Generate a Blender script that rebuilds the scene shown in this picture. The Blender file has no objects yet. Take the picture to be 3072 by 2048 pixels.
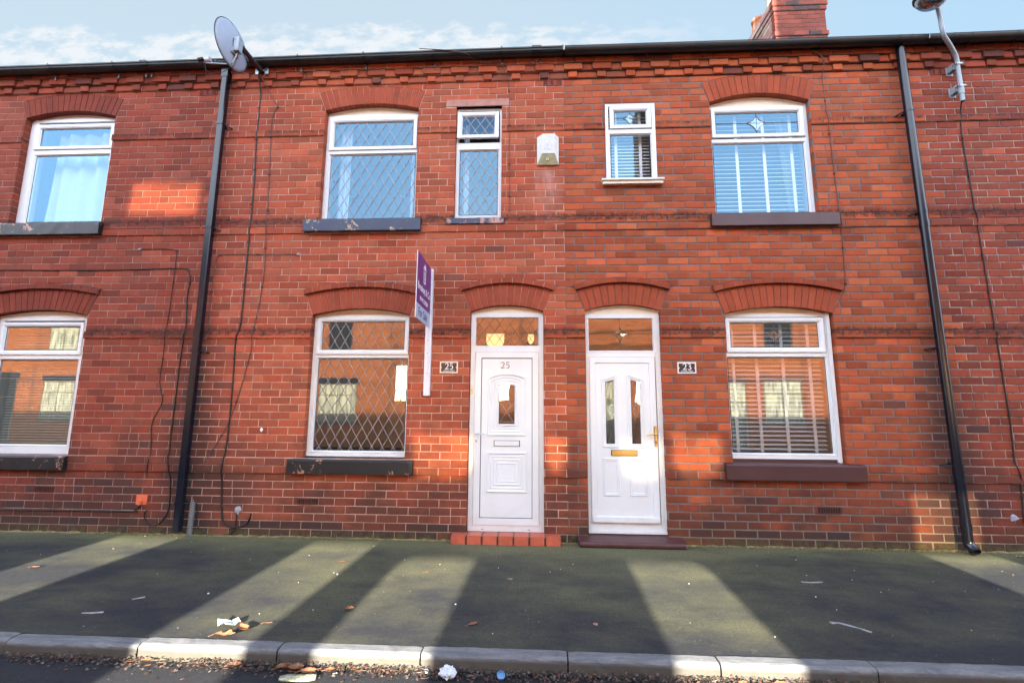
import bpy, bmesh, math, random
from mathutils import Vector, Matrix
R = math.radians
rng = random.Random(7)
scene = bpy.context.scene
COL = scene.collection

# ------------------------------------------------------------------ camera
cam_d = bpy.data.cameras.new('camera'); cam = bpy.data.objects.new('camera', cam_d); COL.objects.link(cam)
cam_d.lens = 36.0*1365/3072; cam_d.sensor_width = 36; cam_d.clip_start = .05; cam_d.clip_end = 4000
yaw, pitch, roll = -.0500052, .1429347, .0066940
cy_, sy_, cp_, sp_ = math.cos(yaw), math.sin(yaw), math.cos(pitch), math.sin(pitch)
fwd = Vector((sy_*cp_, cy_*cp_, sp_)); rt = Vector((cy_, -sy_, 0)); up = rt.cross(fwd)
rt2 = rt*math.cos(roll)+up*math.sin(roll); up2 = -rt*math.sin(roll)+up*math.cos(roll)
m = Matrix((rt2, up2, -fwd)).transposed().to_4x4(); m.translation = Vector((0, -4.9518, 1.3818))
cam.matrix_world = m
scene.camera = cam

# ------------------------------------------------------------------ light
SUN_EL = math.atan(.27); SUN_AZ = R(2)      # light travels towards +y, slightly towards +x
sd = bpy.data.lights.new('sun', 'SUN'); sd.energy = 5.0; sd.angle = R(.53); sd.color = (1, .90, .74)
sun = bpy.data.objects.new('sun', sd); COL.objects.link(sun)
ld = Vector((math.sin(SUN_AZ)*math.cos(SUN_EL), math.cos(SUN_AZ)*math.cos(SUN_EL), -math.sin(SUN_EL)))
sun.rotation_euler = ld.to_track_quat('-Z', 'Y').to_euler(); sun.location = (0, -20, 12)

w = bpy.data.worlds.new('World'); scene.world = w; w.use_nodes = True
nt = w.node_tree; nt.nodes.clear(); L = nt.links.new
def N(t, **k):
    n = nt.nodes.new(t)
    for a, b in k.items(): setattr(n, a, b)
    return n
def math_(op, a, b=None, clamp=False):
    n = N('ShaderNodeMath', operation=op, use_clamp=clamp)
    for i, v in enumerate((a, b)):
        if v is None: continue
        if isinstance(v, (int, float)): n.inputs[i].default_value = v
        else: L(v, n.inputs[i])
    return n.outputs[0]
SKY_STRENGTH = .111
sky = N('ShaderNodeTexSky', sky_type='NISHITA', sun_disc=False, sun_elevation=SUN_EL, sun_rotation=math.pi+SUN_AZ)
sky.air_density = 1.0; sky.dust_density = 1.6; sky.ozone_density = 1.4
tc = N('ShaderNodeTexCoord'); sp = N('ShaderNodeSeparateXYZ'); L(tc.outputs['Generated'], sp.inputs[0])
X, Y, Z = sp.outputs
yy = math_('MAXIMUM', Y, .02)
u = math_('DIVIDE', X, yy); v = math_('DIVIDE', Z, yy)
cb = N('ShaderNodeCombineXYZ'); L(math_('MULTIPLY', u, 5.0), cb.inputs[0]); L(math_('MULTIPLY', v, 11.0), cb.inputs[1])
nz = N('ShaderNodeTexNoise', noise_dimensions='2D'); L(cb.outputs[0], nz.inputs['Vector']); nz.inputs['Scale'].default_value = 2.6
nz.inputs['Detail'].default_value = 9; nz.inputs['Roughness'].default_value = .62
cb2 = N('ShaderNodeCombineXYZ'); L(math_('MULTIPLY', u, 1.6), cb2.inputs[0])
nzt = N('ShaderNodeTexNoise', noise_dimensions='2D'); L(cb2.outputs[0], nzt.inputs['Vector']); nzt.inputs['Scale'].default_value = 2.2; nzt.inputs['Detail'].default_value = 6
# top edge of the cumulus bank (v of direction) wobbles along u
edge = math_('ADD', math_('MULTIPLY', nzt.outputs[0], .14), .87)
edge = math_('ADD', edge, math_('MULTIPLY', u, -.020))
edge = math_('ADD', edge, math_('MULTIPLY', math_('SUBTRACT', nz.outputs[0], .5), .10))
dens = math_('MULTIPLY', math_('SUBTRACT', edge, v), 26.0, clamp=True)
puff = math_('MULTIPLY', math_('SUBTRACT', nz.outputs[0], .36), 4.5, clamp=True)
cl = math_('MULTIPLY', dens, puff)
front = math_('MULTIPLY', math_('SUBTRACT', Y, .1), 6.0, clamp=True)
cl = math_('MULTIPLY', math_('MULTIPLY', math_('MULTIPLY', cl, front), .68), math_('MULTIPLY', math_('SUBTRACT', .50, u), 2.0, clamp=True))
# added bright cloud bank low behind the camera, unseen, lights the wall
back = math_('MULTIPLY', math_('SUBTRACT', .15, Y), 2.2, clamp=True)
nb = N('ShaderNodeTexNoise'); L(tc.outputs['Generated'], nb.inputs['Vector']); nb.inputs['Scale'].default_value = 2.5; nb.inputs['Detail'].default_value = 5
lowz = math_('MULTIPLY', math_('MULTIPLY', math_('SUBTRACT', Z, .06), 6.0, clamp=True), math_('MULTIPLY', math_('SUBTRACT', .74, Z), 5.0, clamp=True))
hz = math_('MULTIPLY', math_('MULTIPLY', back, lowz), math_('ADD', math_('MULTIPLY', nb.outputs[0], .5), .62))
mx0 = N('ShaderNodeMixRGB'); L(math_('MULTIPLY', front, .90), mx0.inputs[0]); L(sky.outputs[0], mx0.inputs[1]); FRONT_SKY = mx0
fm = N('ShaderNodeMixRGB'); L(math_('MULTIPLY', math_('ADD', u, .2), .8, clamp=True), fm.inputs[0]); fm.inputs[1].default_value = (.80, .97, 1.06, 1); fm.inputs[2].default_value = (.64, .93, 1.15, 1); L(fm.outputs[0], mx0.inputs[2])
mx1 = N('ShaderNodeMixRGB'); L(hz, mx1.inputs[0]); L(mx0.outputs[0], mx1.inputs[1]); FILL_CLOUD = mx1
mx1.inputs[2].default_value = (6.6, 7.4, 8.8, 1)
mx2 = N('ShaderNodeMixRGB'); L(cl, mx2.inputs[0]); L(mx1.outputs[0], mx2.inputs[1])
mx2.inputs[2].default_value = (1.33, 1.33, 1.34, 1)
bg = N('ShaderNodeBackground'); L(mx2.outputs[0], bg.inputs[0]); bg.inputs[1].default_value = SKY_STRENGTH
wo = N('ShaderNodeOutputWorld'); L(bg.outputs[0], wo.inputs[0])
w.cycles.sampling_method = 'MANUAL'; w.cycles.sample_map_resolution = 512

scene.view_settings.view_transform = 'Standard'; scene.view_settings.look = 'None'
scene.view_settings.gamma = 1; scene.view_settings.exposure = 2.75
scene.cycles.max_bounces = 8; scene.cycles.diffuse_bounces = 4; scene.cycles.glossy_bounces = 4
scene.cycles.transparent_max_bounces = 12; scene.cycles.caustics_reflective = False; scene.cycles.caustics_refractive = False
scene.cycles.use_denoising = True; scene.cycles.sample_clamp_indirect = 6

# ------------------------------------------------------------------ materials
class Mat:
    def __init__(s, name):
        s.m = bpy.data.materials.new(name); s.m.use_nodes = True; s.t = s.m.node_tree
        s.p = s.t.nodes['Principled BSDF']; s.out = s.t.nodes['Material Output']
        s.tc = s.n('ShaderNodeTexCoord'); s.vec = s.tc.outputs['Object']
    def n(s, t, **k):
        a = s.t.nodes.new(t)
        for q, b in k.items(): setattr(a, q, b)
        return a
    def l(s, a, b): s.t.links.new(a, b)
    def mapv(s, scale):
        mp = s.n('ShaderNodeMapping'); mp.inputs['Scale'].default_value = scale; s.l(s.vec, mp.inputs[0]); return mp.outputs[0]
    def noise(s, scale, detail=4, rough=.5, vec=None, dist=0):
        a = s.n('ShaderNodeTexNoise'); a.inputs['Scale'].default_value = scale; a.inputs['Detail'].default_value = detail
        a.inputs['Roughness'].default_value = rough; a.inputs['Distortion'].default_value = dist
        s.l(vec or s.vec, a.inputs['Vector']); return a.outputs[0]
    def ramp(s, f, a, b, c0=(0, 0, 0, 1), c1=(1, 1, 1, 1)):
        r = s.n('ShaderNodeValToRGB'); r.color_ramp.elements[0].position = a; r.color_ramp.elements[1].position = b
        r.color_ramp.elements[0].color = c0; r.color_ramp.elements[1].color = c1; s.l(f, r.inputs[0]); return r.outputs[0]
    def mix(s, f, a, b, mode='MIX'):
        x = s.n('ShaderNodeMixRGB', blend_type=mode)
        for i, q in enumerate((f, a, b)):
            if isinstance(q, (int, float)): x.inputs[i].default_value = q
            elif isinstance(q, tuple): x.inputs[i].default_value = (*q[:3], 1)
            else: s.l(q, x.inputs[i])
        return x.outputs[0]
    def mt(s, op, a, b=None, clamp=False):
        x = s.n('ShaderNodeMath', operation=op, use_clamp=clamp)
        for i, q in enumerate((a, b)):
            if q is None: continue
            if isinstance(q, (int, float)): x.inputs[i].default_value = q
            else: s.l(q, x.inputs[i])
        return x.outputs[0]
    def base(s, c):
        if isinstance(c, tuple): s.p.inputs['Base Color'].default_value = (*c[:3], 1)
        else: s.l(c, s.p.inputs['Base Color'])
    def rough(s, r):
        if isinstance(r, (int, float)): s.p.inputs['Roughness'].default_value = r
        else: s.l(r, s.p.inputs['Roughness'])
    def bump(s, f, st=.3, d=.002):
        b = s.n('ShaderNodeBump'); b.inputs['Strength'].default_value = st; b.inputs['Distance'].default_value = d
        s.l(f, b.inputs['Height']); s.l(b.outputs[0], s.p.inputs['Normal'])

def simple(name, c, r=.5, var=.12, sc=14, bump=0, metal=0, spec=None):
    q = Mat(name); n = q.noise(sc, 5, .6)
    q.base(q.mix(q.ramp(n, .3, .7), tuple(x*(1-var) for x in c), tuple(min(1, x*(1+var)) for x in c)))
    q.rough(r); q.p.inputs['Metallic'].default_value = metal
    if spec is not None: q.p.inputs['Specular IOR Level'].default_value = spec
    if bump: q.bump(q.noise(sc*6, 4), bump)
    return q.m

def band(q, z, z0, up_, dn):
    """1 at z0 fading over up_ above and dn below"""
    d = q.mt('SUBTRACT', z, z0)
    a = q.mt('SUBTRACT', 1.0, q.mt('DIVIDE', d, up_), True)
    b = q.mt('ADD', 1.0, q.mt('DIVIDE', d, dn), True)
    return q.mt('MULTIPLY', a, b)

def brick_mat():
    q = Mat('brick_faces')
    at = q.n('ShaderNodeAttribute', attribute_name='bc')
    n1 = q.noise(9, 6, .65); n2 = q.noise(70, 5, .6)
    c = q.mix(q.ramp(n1, .35, .7), at.outputs['Color'], (.82, .78, .76), 'MULTIPLY')
    c = q.mix(q.ramp(n2, .42, .75), c, (1.22, 1.16, 1.12), 'MULTIPLY')
    n2b = q.noise(150, 3, .7)
    c = q.mix(q.ramp(n2b, .66, .74), c, (.35, .3, .3), 'MULTIPLY')
    xyz = q.n('ShaderNodeSeparateXYZ'); q.l(q.vec, xyz.inputs[0]); z = xyz.outputs[2]
    ns = q.noise(1, 7, .72, q.mapv((7, 7, 4)))
    ns2 = q.noise(1, 7, .75, q.mapv((20, 8, 30)))
    bands = band(q, z, 2.205, .10, .085)
    bands = q.mt('MAXIMUM', bands, band(q, z, 3.52, .10, .09))
    bands = q.mt('MAXIMUM', bands, q.mt('MULTIPLY', band(q, z, 4.66, .04, .1), .7))
    bands = q.mt('MAXIMUM', bands, q.mt('MULTIPLY', band(q, z, 2.79, .10, .10), .5))
    m1 = q.mt('MULTIPLY', bands, q.mt('ADD', ns, .12))
    m1 = q.mt('MULTIPLY', q.mt('SUBTRACT', m1, .27), 7.0, True)
    m1 = q.mt('MULTIPLY', m1, q.ramp(ns2, .35, .62))
    c = q.mix(q.mt('MULTIPLY', m1, .95), c, (.014, .013, .014))
    # grime low on the wall and general sooty clouds
    low = q.mt('SUBTRACT', 1.0, q.mt('DIVIDE', z, 1.5), True)
    g = q.noise(1, 5, .6, q.mapv((1.6, 1, 2.6)))
    gm = q.mt('MULTIPLY', q.mt('SUBTRACT', q.mt('ADD', g, q.mt('MULTIPLY', low, .44)), .57), 3.0, True)
    c = q.mix(q.mt('MULTIPLY', gm, .78), c, (.05, .028, .024))
    pxm = None
    for px_ in (-3.77, 4.2):
        t_ = q.mt('SUBTRACT', 1.0, q.mt('DIVIDE', q.mt('ABSOLUTE', q.mt('SUBTRACT', xyz.outputs[0], px_)), .55), True)
        pxm = t_ if pxm is None else q.mt('MAXIMUM', pxm, t_)
    pz = q.mt('MULTIPLY', q.mt('DIVIDE', q.mt('SUBTRACT', 3.3, z), 2.2, True), pxm)
    pn = q.mt('MULTIPLY', q.mt('SUBTRACT', q.mt('MULTIPLY', pz, q.mt('ADD', q.noise(1, 6, .7, q.mapv((4, 4, 5))), .25)), .22), 2.6, True)
    c = q.mix(q.mt('MULTIPLY', pn, .72), c, (.035, .026, .025))
    cl_ = q.ramp(q.noise(1, 6, .68, q.mapv((.9, .9, 1.5))), .50, .72)
    c = q.mix(q.mt('MULTIPLY', cl_, .34), c, (.07, .032, .026))
    # moss just above the pavement
    ms = band(q, z, .0, .11, .2); msn = q.noise(16, 5, .7)
    mm = q.mt('MULTIPLY', ms, q.ramp(msn, .42, .6))
    c = q.mix(q.mt('MULTIPLY', mm, .75), c, (.10, .11, .03))
    # pale salt bloom below the alarm box and a few drips
    bx = q.mt('SUBTRACT', 1.0, q.mt('DIVIDE', q.mt('ABSOLUTE', q.mt('SUBTRACT', xyz.outputs[0], .15)), .2), True)
    bz = q.mt('MULTIPLY', q.mt('DIVIDE', q.mt('SUBTRACT', 4.15, z), .1, True), q.mt('DIVIDE', q.mt('SUBTRACT', z, 3.4), .5, True))
    sb = q.mt('MULTIPLY', q.mt('MULTIPLY', bx, bz), q.ramp(q.noise(1, 5, .6, q.mapv((9, 9, 3))), .35, .75))
    c = q.mix(q.mt('MULTIPLY', sb, .65), c, (.62, .40, .36))
    wh = q.ramp(q.noise(2.6, 8, .8), .70, .78)
    c = q.mix(q.mt('MULTIPLY', wh, .35), c, (.6, .42, .38))
    q.base(c); q.rough(.85); q.p.inputs['Specular IOR Level'].default_value = .3
    q.bump(q.mt('ADD', q.mt('MULTIPLY', n2, .6), q.noise(240, 3, .6)), .5, .0025)
    return q.m

def mortar_mat(name, c, c2):
    q = Mat(name); n1 = q.noise(5, 6, .7); n2 = q.noise(120, 4)
    xyz = q.n('ShaderNodeSeparateXYZ'); q.l(q.vec, xyz.inputs[0]); z = xyz.outputs[2]
    col = q.mix(q.ramp(n1, .42, .66), c, c2)
    b = q.mt('MAXIMUM', band(q, z, 2.21, .05, .10), band(q, z, 3.53, .05, .10))
    nb_ = q.noise(1, 6, .7, q.mapv((5, 5, 4)))
    mk = q.mt('MULTIPLY', q.mt('SUBTRACT', q.mt('MULTIPLY', b, q.mt('ADD', nb_, .25)), .22), 5.0, True)
    col = q.mix(q.mt('MULTIPLY', mk, .85), col, (.03, .028, .028))
    low = q.mt('SUBTRACT', 1.0, q.mt('DIVIDE', z, .35), True)
    col = q.mix(q.mt('MULTIPLY', low, .55), col, (.22, .22, .12))
    q.base(col); q.rough(.9); q.bump(n2, .5, .002)
    return q.m

def glass_mat(name, tint=(.93, .96, .97), refl=.10, power=.6, wav=.0, gc=(.97, .98, 1)):
    q = Mat(name)
    q.t.nodes.remove(q.p)
    tr = q.n('ShaderNodeBsdfTransparent'); tr.inputs[0].default_value = (*tint, 1)
    gl = q.n('ShaderNodeBsdfGlossy'); gl.inputs['Roughness'].default_value = .0; gl.inputs['Color'].default_value = (*gc, 1)
    lw = q.n('ShaderNodeLayerWeight'); lw.inputs[0].default_value = .35
    f = q.mt('ADD', q.mt('MULTIPLY', lw.outputs['Facing'], power), refl, True)
    bp = q.n('ShaderNodeBump'); bp.inputs['Strength'].default_value = wav; bp.inputs['Distance'].default_value = .004
    q.l(q.noise(2.2, 2), bp.inputs['Height']); q.l(bp.outputs[0], gl.inputs['Normal'])
    mx = q.n('ShaderNodeMixShader'); q.l(f, mx.inputs[0]); q.l(tr.outputs[0], mx.inputs[1]); q.l(gl.outputs[0], mx.inputs[2])
    q.l(mx.outputs[0], q.out.inputs[0])
    return q.m

def upvc_mat():
    q = Mat('white_upvc'); n = q.noise(3, 5, .6, q.mapv((1, 1, .4))); n2 = q.noise(25, 6, .7)
    c = q.mix(q.ramp(n, .4, .75), (.77, .81, .84), (.71, .74, .76))
    c = q.mix(q.mt('MULTIPLY', q.ramp(n2, .62, .8), .35), c, (.55, .53, .48))
    xyz = q.n('ShaderNodeSeparateXYZ'); q.l(q.vec, xyz.inputs[0])
    lowd = q.mt('MULTIPLY', q.mt('SUBTRACT', 1.0, q.mt('DIVIDE', xyz.outputs[2], .45), True), q.ramp(q.noise(1, 6, .7, q.mapv((6, 6, 14))), .35, .7))
    c = q.mix(q.mt('MULTIPLY', lowd, .45), c, (.42, .38, .32))
    q.base(c); q.rough(.32); return q.m

def paint_mat(name, c, under, amt=.62, r=.4):
    q = Mat(name); n = q.noise(7, 8, .75, dist=.4)
    m_ = q.ramp(n, amt, amt+.02)
    cc = q.mix(q.noise(3, 4), tuple(x*.8 for x in c), tuple(x*1.25 for x in c))
    q.base(q.mix(m_, cc, under)); q.rough(r); q.bump(m_, -.4, .003); return q.m

def asphalt_mat(name, moss=True, base=(.022, .024, .027)):
    q = Mat(name)
    n1 = q.noise(1.1, 5, .6); n2 = q.noise(160, 4, .75); n3 = q.noise(30, 5, .7)
    c = q.mix(q.ramp(n3, .3, .75), tuple(x*.82 for x in base), tuple(x*1.35 for x in base))
    c = q.mix(q.ramp(n2, .35, .72), c, (1.7, 1.7, 1.7), 'MULTIPLY')
    xyz = q.n('ShaderNodeSeparateXYZ'); q.l(q.vec, xyz.inputs[0])
    if moss:
        n4 = q.mt('ADD', q.mt('MULTIPLY', q.noise(1, 6, .62, q.mapv((.8, 1.5, 1))), .8), q.mt('MULTIPLY', q.noise(7, 6, .7), .2))
        near = q.mt('MULTIPLY', q.mt('DIVIDE', q.mt('ADD', xyz.outputs[1], .5), .5, True), .35)
        inner = q.mt('MULTIPLY', q.mt('DIVIDE', q.mt('ADD', xyz.outputs[1], 2.0), 1.1, True), .12)
        ax = q.mt('MULTIPLY', q.mt('DIVIDE', q.mt('SUBTRACT', q.mt('ABSOLUTE', q.mt('ADD', xyz.outputs[0], .4)), 1.2), 3.0, True), -.16)
        mk = q.mt('ADD', q.mt('ADD', q.mt('ADD', n4, near), inner), ax)
        mk = q.mt('MULTIPLY', q.mt('SUBTRACT', mk, .42), 2.6, True)
        mk = q.mt('MULTIPLY', mk, q.ramp(q.noise(55, 5, .7), .2, .6))
        c = q.mix(q.mt('MULTIPLY', mk, .72), c, (.225, .222, .098))
        edge_ = q.mt('MULTIPLY', q.mt('DIVIDE', q.mt('ADD', xyz.outputs[1], .13), .1, True), q.ramp(q.noise(11, 6, .7), .40, .62))
        c = q.mix(q.mt('MULTIPLY', edge_, .8), c, (.15, .145, .055))
    vo = q.n('ShaderNodeTexVoronoi', feature='F1'); vo.inputs['Scale'].default_value = 28; q.l(q.vec, vo.inputs['Vector'])
    sel = q.n('ShaderNodeSeparateColor'); q.l(vo.outputs['Color'], sel.inputs[0])
    spk = q.mt('MULTIPLY', q.mt('LESS_THAN', vo.outputs['Distance'], .10), q.mt('GREATER_THAN', sel.outputs[0], .93))
    c = q.mix(q.mt('MULTIPLY', spk, .5), c, (.42, .40, .36))
    vo2 = q.n('ShaderNodeTexVoronoi', feature='F1'); vo2.inputs['Scale'].default_value = 95; q.l(q.vec, vo2.inputs['Vector'])
    sel2 = q.n('ShaderNodeSeparateColor'); q.l(vo2.outputs['Color'], sel2.inputs[0])
    spk2 = q.mt('MULTIPLY', q.mt('LESS_THAN', vo2.outputs['Distance'], .22), q.mt('GREATER_THAN', sel2.outputs[0], .93))
    c = q.mix(q.mt('MULTIPLY', spk2, .45), c, (.22, .21, .20))
    vo3 = q.n('ShaderNodeTexVoronoi', feature='F1'); vo3.inputs['Scale'].default_value = 2.3; q.l(q.vec, vo3.inputs['Vector'])
    sel3 = q.n('ShaderNodeSeparateColor'); q.l(vo3.outputs['Color'], sel3.inputs[0])
    gum = q.mt('MULTIPLY', q.mt('LESS_THAN', q.mt('ADD', vo3.outputs['Distance'], q.mt('MULTIPLY', n3, .03)), .062), q.mt('GREATER_THAN', sel3.outputs[0], .45))
    c = q.mix(q.mt('MULTIPLY', gum, .5), c, (.085, .08, .075))
    st = q.ramp(q.noise(1, 6, .7, q.mapv((.9, 2.4, 1)), dist=1.2), .56, .66)
    c = q.mix(q.mt('MULTIPLY', st, .35), c, (.018, .019, .021))
    q.base(c); q.rough(.82); q.p.inputs['Specular IOR Level'].default_value = .3
    q.bump(q.mt('ADD', n2, q.noise(420, 2)), .7, .004)
    return q.m

def kerb_mat():
    q = Mat('kerb_granite'); n1 = q.noise(1, 8, .72, q.mapv((3.5, 22, 22)), dist=.8); n2 = q.noise(60, 5, .7); n3 = q.noise(3, 5, .7)
    c = q.mix(q.ramp(n1, .3, .7), (.075, .085, .10), (.21, .215, .215))
    c = q.mix(q.ramp(n2, .35, .7), c, (1.25, 1.25, 1.22), 'MULTIPLY')
    c = q.mix(q.mt('MULTIPLY', q.ramp(n3, .55, .7), .6), c, (.085, .075, .065))
    xyz = q.n('ShaderNodeSeparateXYZ'); q.l(q.vec, xyz.inputs[0])
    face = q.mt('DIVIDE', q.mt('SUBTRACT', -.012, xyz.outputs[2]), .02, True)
    c = q.mix(q.mt('MULTIPLY', face, .85), c, (.058, .050, .036))  # brown face, coloured darker to offset the light it catches
    foot = q.mt('MULTIPLY', q.mt('DIVIDE', q.mt('SUBTRACT', -.06, xyz.outputs[2]), .02, True), q.ramp(q.noise(14, 5, .7), .4, .6))
    c = q.mix(q.mt('MULTIPLY', foot, .7), c, (.10, .11, .03))
    q.base(c); q.rough(.75); q.bump(n2, .4, .003); return q.m

M = {}
M['brick'] = brick_mat()
M['mortar_pink'] = mortar_mat('pink_mortar', (.62, .41, .34), (.34, .21, .165))
M['mortar_grey'] = mortar_mat('grey_mortar', (.19, .15, .145), (.115, .09, .085))
M['mortar_mix'] = mortar_mat('worn_mortar', (.15, .10, .095), (.45, .33, .28))
M['mortar_maroon'] = mortar_mat('dull_pink_mortar', (.44, .28, .24), (.22, .135, .11))
M['upvc'] = upvc_mat()
M['cream'] = simple('cream_upvc', (.80, .71, .56), .5, .06)
M['rubber'] = simple('black_gasket', (.01, .01, .01), .6)
M['glass'] = glass_mat('upper_window_glass', refl=.095, power=.2, wav=.02, gc=(.36, .70, 1))
M['glass_lo'] = glass_mat('lower_window_glass', refl=.36, power=.3, wav=.06)
M['glass_wavy'] = glass_mat('textured_glass', tint=(.8, .8, .78), refl=.34, power=.3, wav=.9)
M['lead'] = simple('lead_strip', (.27, .25, .26), .45, .15, metal=.2)
M['lead_dark'] = simple('dark_lead_strip', (.10, .09, .09), .45, .15, metal=.2)
M['bevel'] = glass_mat('bevelled_glass', refl=.14, power=.3, wav=.9, gc=(.7, .9, 1))
M['sill_black'] = paint_mat('black_sill_paint', (.012, .013, .017), (.42, .24, .17), .585)
M['sill_navy'] = paint_mat('navy_sill_paint', (.030, .042, .085), (.50, .40, .24), .605)
M['sill_navy_peel'] = paint_mat('peeling_navy_paint', (.03, .042, .08), (.42, .22, .18), .53)
M['sill_brown'] = simple('maroon_sill_paint', (.075, .032, .034), .38, .1, 4)
M['stone'] = simple('red_sandstone', (.40, .20, .16), .8, .25, 12, .3)
M['pipe_blk'] = simple('black_pipe_plastic', (.006, .009, .018), .22, .3, 6)
M['gutter'] = simple('black_gutter_plastic', (.010, .012, .013), .33, .5, 5)
M['gutter_dirt'] = simple('faded_gutter_plastic', (.022, .027, .029), .4, .5, 4)
M['cable'] = simple('black_cable', (.014, .012, .012), .5)
M['cable_brown'] = simple('brown_cable', (.10, .06, .05), .6)
M['steel'] = simple('galvanised_steel', (.38, .42, .47), .42, .2, 20, metal=.55)
M['rust'] = simple('rusty_steel', (.05, .032, .028), .6, .6, 30, .3, metal=.4)
M['dish'] = simple('grey_dish_paint', (.34, .40, .50), .5, .06, 8)
M['dish_rim'] = simple('dark_dish_rim', (.05, .06, .08), .5)
M['conduit'] = simple('grey_pvc_conduit', (.20, .21, .22), .45, .15)
M['pole_paint'] = simple('grey_pole_paint', (.34, .41, .46), .4, .12, 9)
M['orange'] = simple('terracotta_plastic', (.72, .16, .075), .5, .08)
M['purple'] = simple('purple_print', (.145, .035, .22), .4, .05)
M['paleblue'] = simple('pale_blue_print', (.42, .55, .72), .4, .05)
M['white'] = simple('white_paint', (.80, .80, .82), .45, .04)
M['post'] = simple('white_timber_post', (.76, .76, .80), .5, .05, 5)
M['ink'] = simple('white_lettering', (.85, .85, .87), .5, .02)
M['purple_ink'] = simple('purple_lettering', (.09, .03, .14), .5, .02)
M['slate_plate'] = simple('black_slate_plate', (.02, .017, .02), .4)
M['brown_plate'] = simple('brown_slate_plate', (.075, .028, .016), .5)
M['brass'] = simple('polished_brass', (.80, .52, .16), .3, .08, metal=.85)
M['grey_number'] = simple('grey_metal_number', (.22, .19, .19), .4, metal=.4)
M['tile'] = simple('red_quarry_tile', (.50, .115, .065), .45, .18, 9)
M['step_brown'] = simple('maroon_step_paint', (.085, .035, .035), .4, .25, 8)
M['alarm'] = simple('weathered_white_plastic', (.66, .70, .68), .5, .1, 9)
M['alarm_lichen'] = simple('lichened_plastic', (.40, .39, .22), .7, .25, 18)
M['alarm_face'] = simple('flaking_white_label', (.62, .64, .66), .6, .22, 30)
M['asphalt'] = asphalt_mat('mossy_asphalt')
M['road'] = asphalt_mat('dark_asphalt', False, (.020, .021, .024))
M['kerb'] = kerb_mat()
M['ground'] = simple('earth', (.12, .11, .09), .9, .2, 3)
M['slate'] = simple('roof_slate', (.06, .065, .075), .6, .3, 8)
M['plaster'] = simple('room_plaster', (.42, .38, .33), .9, .05)
M['dark_in'] = simple('room_dark', (.10, .09, .08), .9, .1)
M['blind'] = simple('white_blind_slat', (.78, .80, .82), .5, .04)
M['blind_beige'] = simple('beige_blind_slat', (.50, .47, .40), .5, .06)
M['tape'] = simple('white_blind_tape', (.80, .78, .80), .7, .04)
M['curtain_w'] = simple('white_curtain', (.46, .55, .66), .9, .05)
M['curtain_c'] = simple('grey_curtain', (.40, .38, .34), .9, .1)
M['leaf'] = simple('dry_brown_leaf', (.27, .11, .05), .7, .35, 40)
M['leaf_dark'] = simple('dark_rotten_leaf', (.030, .021, .017), .8, .5, 30)
M['paper'] = simple('torn_white_paper', (.75, .82, .80), .7, .05)
M['tissue'] = simple('crumpled_tissue', (.66, .72, .80), .7, .12, 40)
M['crisp'] = simple('shiny_wrapper', (.42, .46, .30), .3, .6, 45, metal=.4)
M['cap'] = simple('blue_plastic', (.15, .33, .58), .4)
M['filler'] = simple('grey_mortar_daub', (.33, .36, .42), .8, .25, 40)
M['fillet'] = simple('mossy_mortar_fillet', (.24, .19, .09), .9, .45, 14, .4)
M['terracotta'] = simple('terracotta_pot', (.48, .17, .09), .7, .15)
M['pot_cream'] = simple('buff_chimney_pot', (.50, .46, .40), .8, .12)
M['moss'] = simple('moss', (.10, .12, .03), .9, .4, 30)
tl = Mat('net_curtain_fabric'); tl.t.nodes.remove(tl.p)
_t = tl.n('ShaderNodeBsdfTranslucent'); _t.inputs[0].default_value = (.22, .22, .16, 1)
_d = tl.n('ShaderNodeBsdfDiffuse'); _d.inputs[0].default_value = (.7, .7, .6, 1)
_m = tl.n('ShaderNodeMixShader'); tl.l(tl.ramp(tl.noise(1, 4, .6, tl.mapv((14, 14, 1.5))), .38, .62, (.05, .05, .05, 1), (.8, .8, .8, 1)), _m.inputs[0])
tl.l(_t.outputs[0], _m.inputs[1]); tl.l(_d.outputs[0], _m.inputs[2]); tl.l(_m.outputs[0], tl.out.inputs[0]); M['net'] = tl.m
fr_ = Mat('translucent_glow_frame'); _t = fr_.n('ShaderNodeBsdfTranslucent'); _t.inputs[0].default_value = (.9, .88, .74, 1)
_m = fr_.n('ShaderNodeMixShader'); _m.inputs[0].default_value = .45; fr_.base((.8, .8, .7)); fr_.l(fr_.p.outputs[0], _m.inputs[1]); fr_.l(_t.outputs[0], _m.inputs[2]); fr_.l(_m.outputs[0], fr_.out.inputs[0]); M['frame_far'] = fr_.m  # translucent so frames and lintels glow from behind, as if sunlit
tg = Mat('patch_dimmer_pane'); tg.t.nodes.remove(tg.p)  # added pane, dims the sun to a faint patch on the wall
_t = tg.n('ShaderNodeBsdfTransparent'); _t.inputs[0].default_value = (.062, .052, .042, 1); tl_ = _t
tg.l(_t.outputs[0], tg.out.inputs[0]); M['tint'] = tg.m
tg = Mat('amber_patch_dimmer'); tg.t.nodes.remove(tg.p)  # added pane, warmer dimmed sun for the brick patches
_t = tg.n('ShaderNodeBsdfTransparent'); _t.inputs[0].default_value = (.20, .145, .085, 1)
tg.l(_t.outputs[0], tg.out.inputs[0]); M['tintb'] = tg.m
tg = Mat('pale_patch_dimmer'); tg.t.nodes.remove(tg.p)  # added pane, lets more sun through for the strongest wall patches
_t = tg.n('ShaderNodeBsdfTransparent'); _t.inputs[0].default_value = (.25, .19, .115, 1)
tg.l(_t.outputs[0], tg.out.inputs[0]); M['tint2'] = tg.m
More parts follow.
